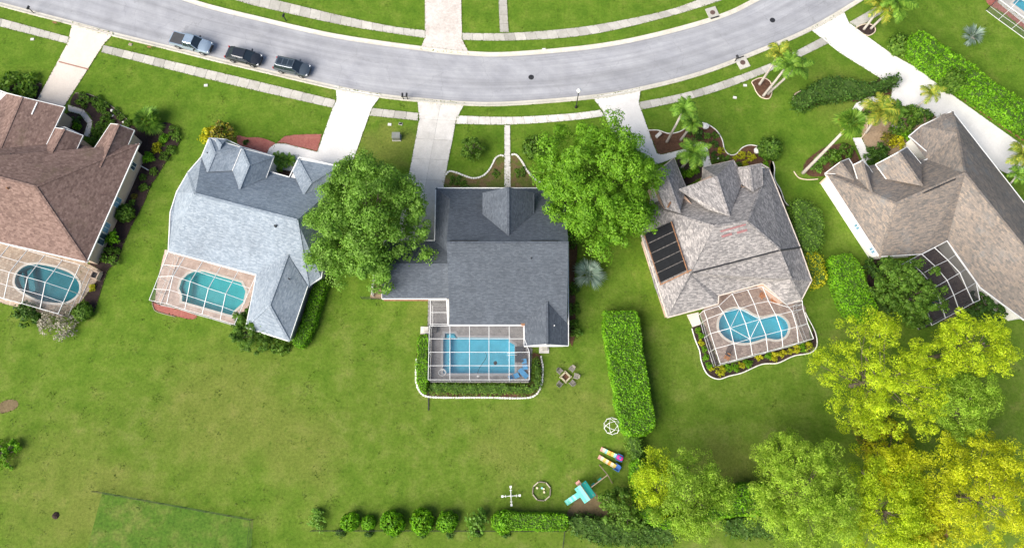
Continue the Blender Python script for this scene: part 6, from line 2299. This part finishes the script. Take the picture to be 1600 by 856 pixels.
for x, y, lab in ((850, 546, 'grey stone block at the rear corner of the slate house'), (665, 516, 'pale concrete pad outside the flat pool enclosure')):
    p = P(x, y)
    t = thing('equipment_pad', lab, 'pad', p)
    MB().box(p + V((0, 0, .06)), (1.2, .9, .12)).build('slab', MAT['walk_pale'], t)
    MB().box(p + V((.1, .1, .3)), (.6, .5, .36)).build('unit', MAT['walk'], t)
p = P(1087, 502)
t = thing('entry_step', 'cream landing outside the kidney pool enclosure', 'step', p)
MB().prism(PP([(1073, 492), (1091, 488), (1094, 507), (1082, 511)]), 0, .1).build('landing', MAT['pink_drive'], t)
p = P(153, 432)
t = thing('pump_stand', 'tan framed equipment box outside the oval pool enclosure', 'pump', p)
for k in range(4):
    r = Matrix.Rotation(-.3 + k * math.pi / 2, 3, 'Z')
    MB().box(p + r @ V((.42, .05, .4)), (.12, .95, .8), -.3 + k * math.pi / 2).build('side', MAT['stucco_tan'], t)
MB().box(p + V((0, 0, .3)), (.7, .7, .6), -.3).build('pump', MAT['dark'], t)
# edge timber running off the stone-edged bed
tag(MB().beam(P(669.5, 600, .06), P(669.5, 641, .06), .1, .1).build('drain_pipe', MAT['dark'], None), 'dark drain pipe running from the flat enclosure across the lawn', 'pipe')
# brown dirt mound on the open lawn
p = P(87, 805)
mb = MB().lathe(p, [(.42, 0), (.34, .12), (.2, .2), (.03, .24)], 12)
for v_ in mb.v:
    v_ += V((random.uniform(-.06, .06), random.uniform(-.06, .06), 0))
tag(mb.build('dirt_mound', MAT['mulch'], None), 'small dark dirt mound on the open lawn', 'mound')


# ------------------------------------------------------------------ turf: grass creeping over hard edges, weeds in the lawn
def inside_any(q, polys):
    hit = np.zeros(len(q), bool)
    for g in polys:
        ins = np.zeros(len(q), bool)
        for i in range(len(g)):
            a, b = g[i - 1], g[i]
            ins ^= ((a.y > q[:, 1]) != (b.y > q[:, 1])) & (q[:, 0] < (b.x - a.x) * (q[:, 1] - a.y) / ((b.y - a.y) + 1e-12) + a.x)
        hit |= ins
    return hit


rng = np.random.default_rng(5)
pts_ = []
for g in EXCL:
    for i in range(len(g)):
        a, b = g[i - 1], g[i]
        m_ = (a + b) / 2
        if abs(m_.x) > 76 or m_.y > 68 or m_.y < -14:
            continue
        L_ = (b - a).length
        k = int(L_ * 7)
        if k < 1:
            continue
        u = rng.uniform(0, 1, k)
        n = Vector((b.y - a.y, a.x - b.x)).normalized()
        o = np.abs(rng.normal(0, .07, k)) * np.where(rng.uniform(0, 1, k) < .5, 1, -.6)
        pts_.append(np.column_stack([a.x + (b.x - a.x) * u + n.x * o, a.y + (b.y - a.y) * u + n.y * o]))
q = np.concatenate(pts_)
c = np.column_stack([q, rng.uniform(.05, .09, len(q))])
v, f = leaf_geo(c, np.tile([0, 0, 1.], (len(c), 1)), rng.uniform(.05, .12, len(c)), rng, .5, .6)
tag(add_mesh('edge_grass', np_mesh('edge_grass', v, f, MAT['turf'])), 'short grass creeping over path, kerb and driveway edges', 'grass', kind='stuff')

N_ = 26000
cl = np.column_stack([rng.uniform(-74, 74, N_ // 13), rng.uniform(-12, 66, N_ // 13)])
q = np.repeat(cl, 13, 0) + rng.normal(0, .32, (len(cl) * 13, 2))
q = q[~inside_any(q, EXCL)]
c = np.column_stack([q, rng.uniform(.02, .06, len(q))])
v, f = leaf_geo(c, np.tile([0, 0, 1.], (len(c), 1)), rng.uniform(.04, .11, len(c)), rng, .5, .6)
v[:, 2] = np.maximum(v[:, 2], .006)
tag(add_mesh('lawn_weeds', np_mesh('lawn_weeds', v, f, MAT['turf'])), 'small tufts and weeds scattered through the lawns', 'grass', kind='stuff')
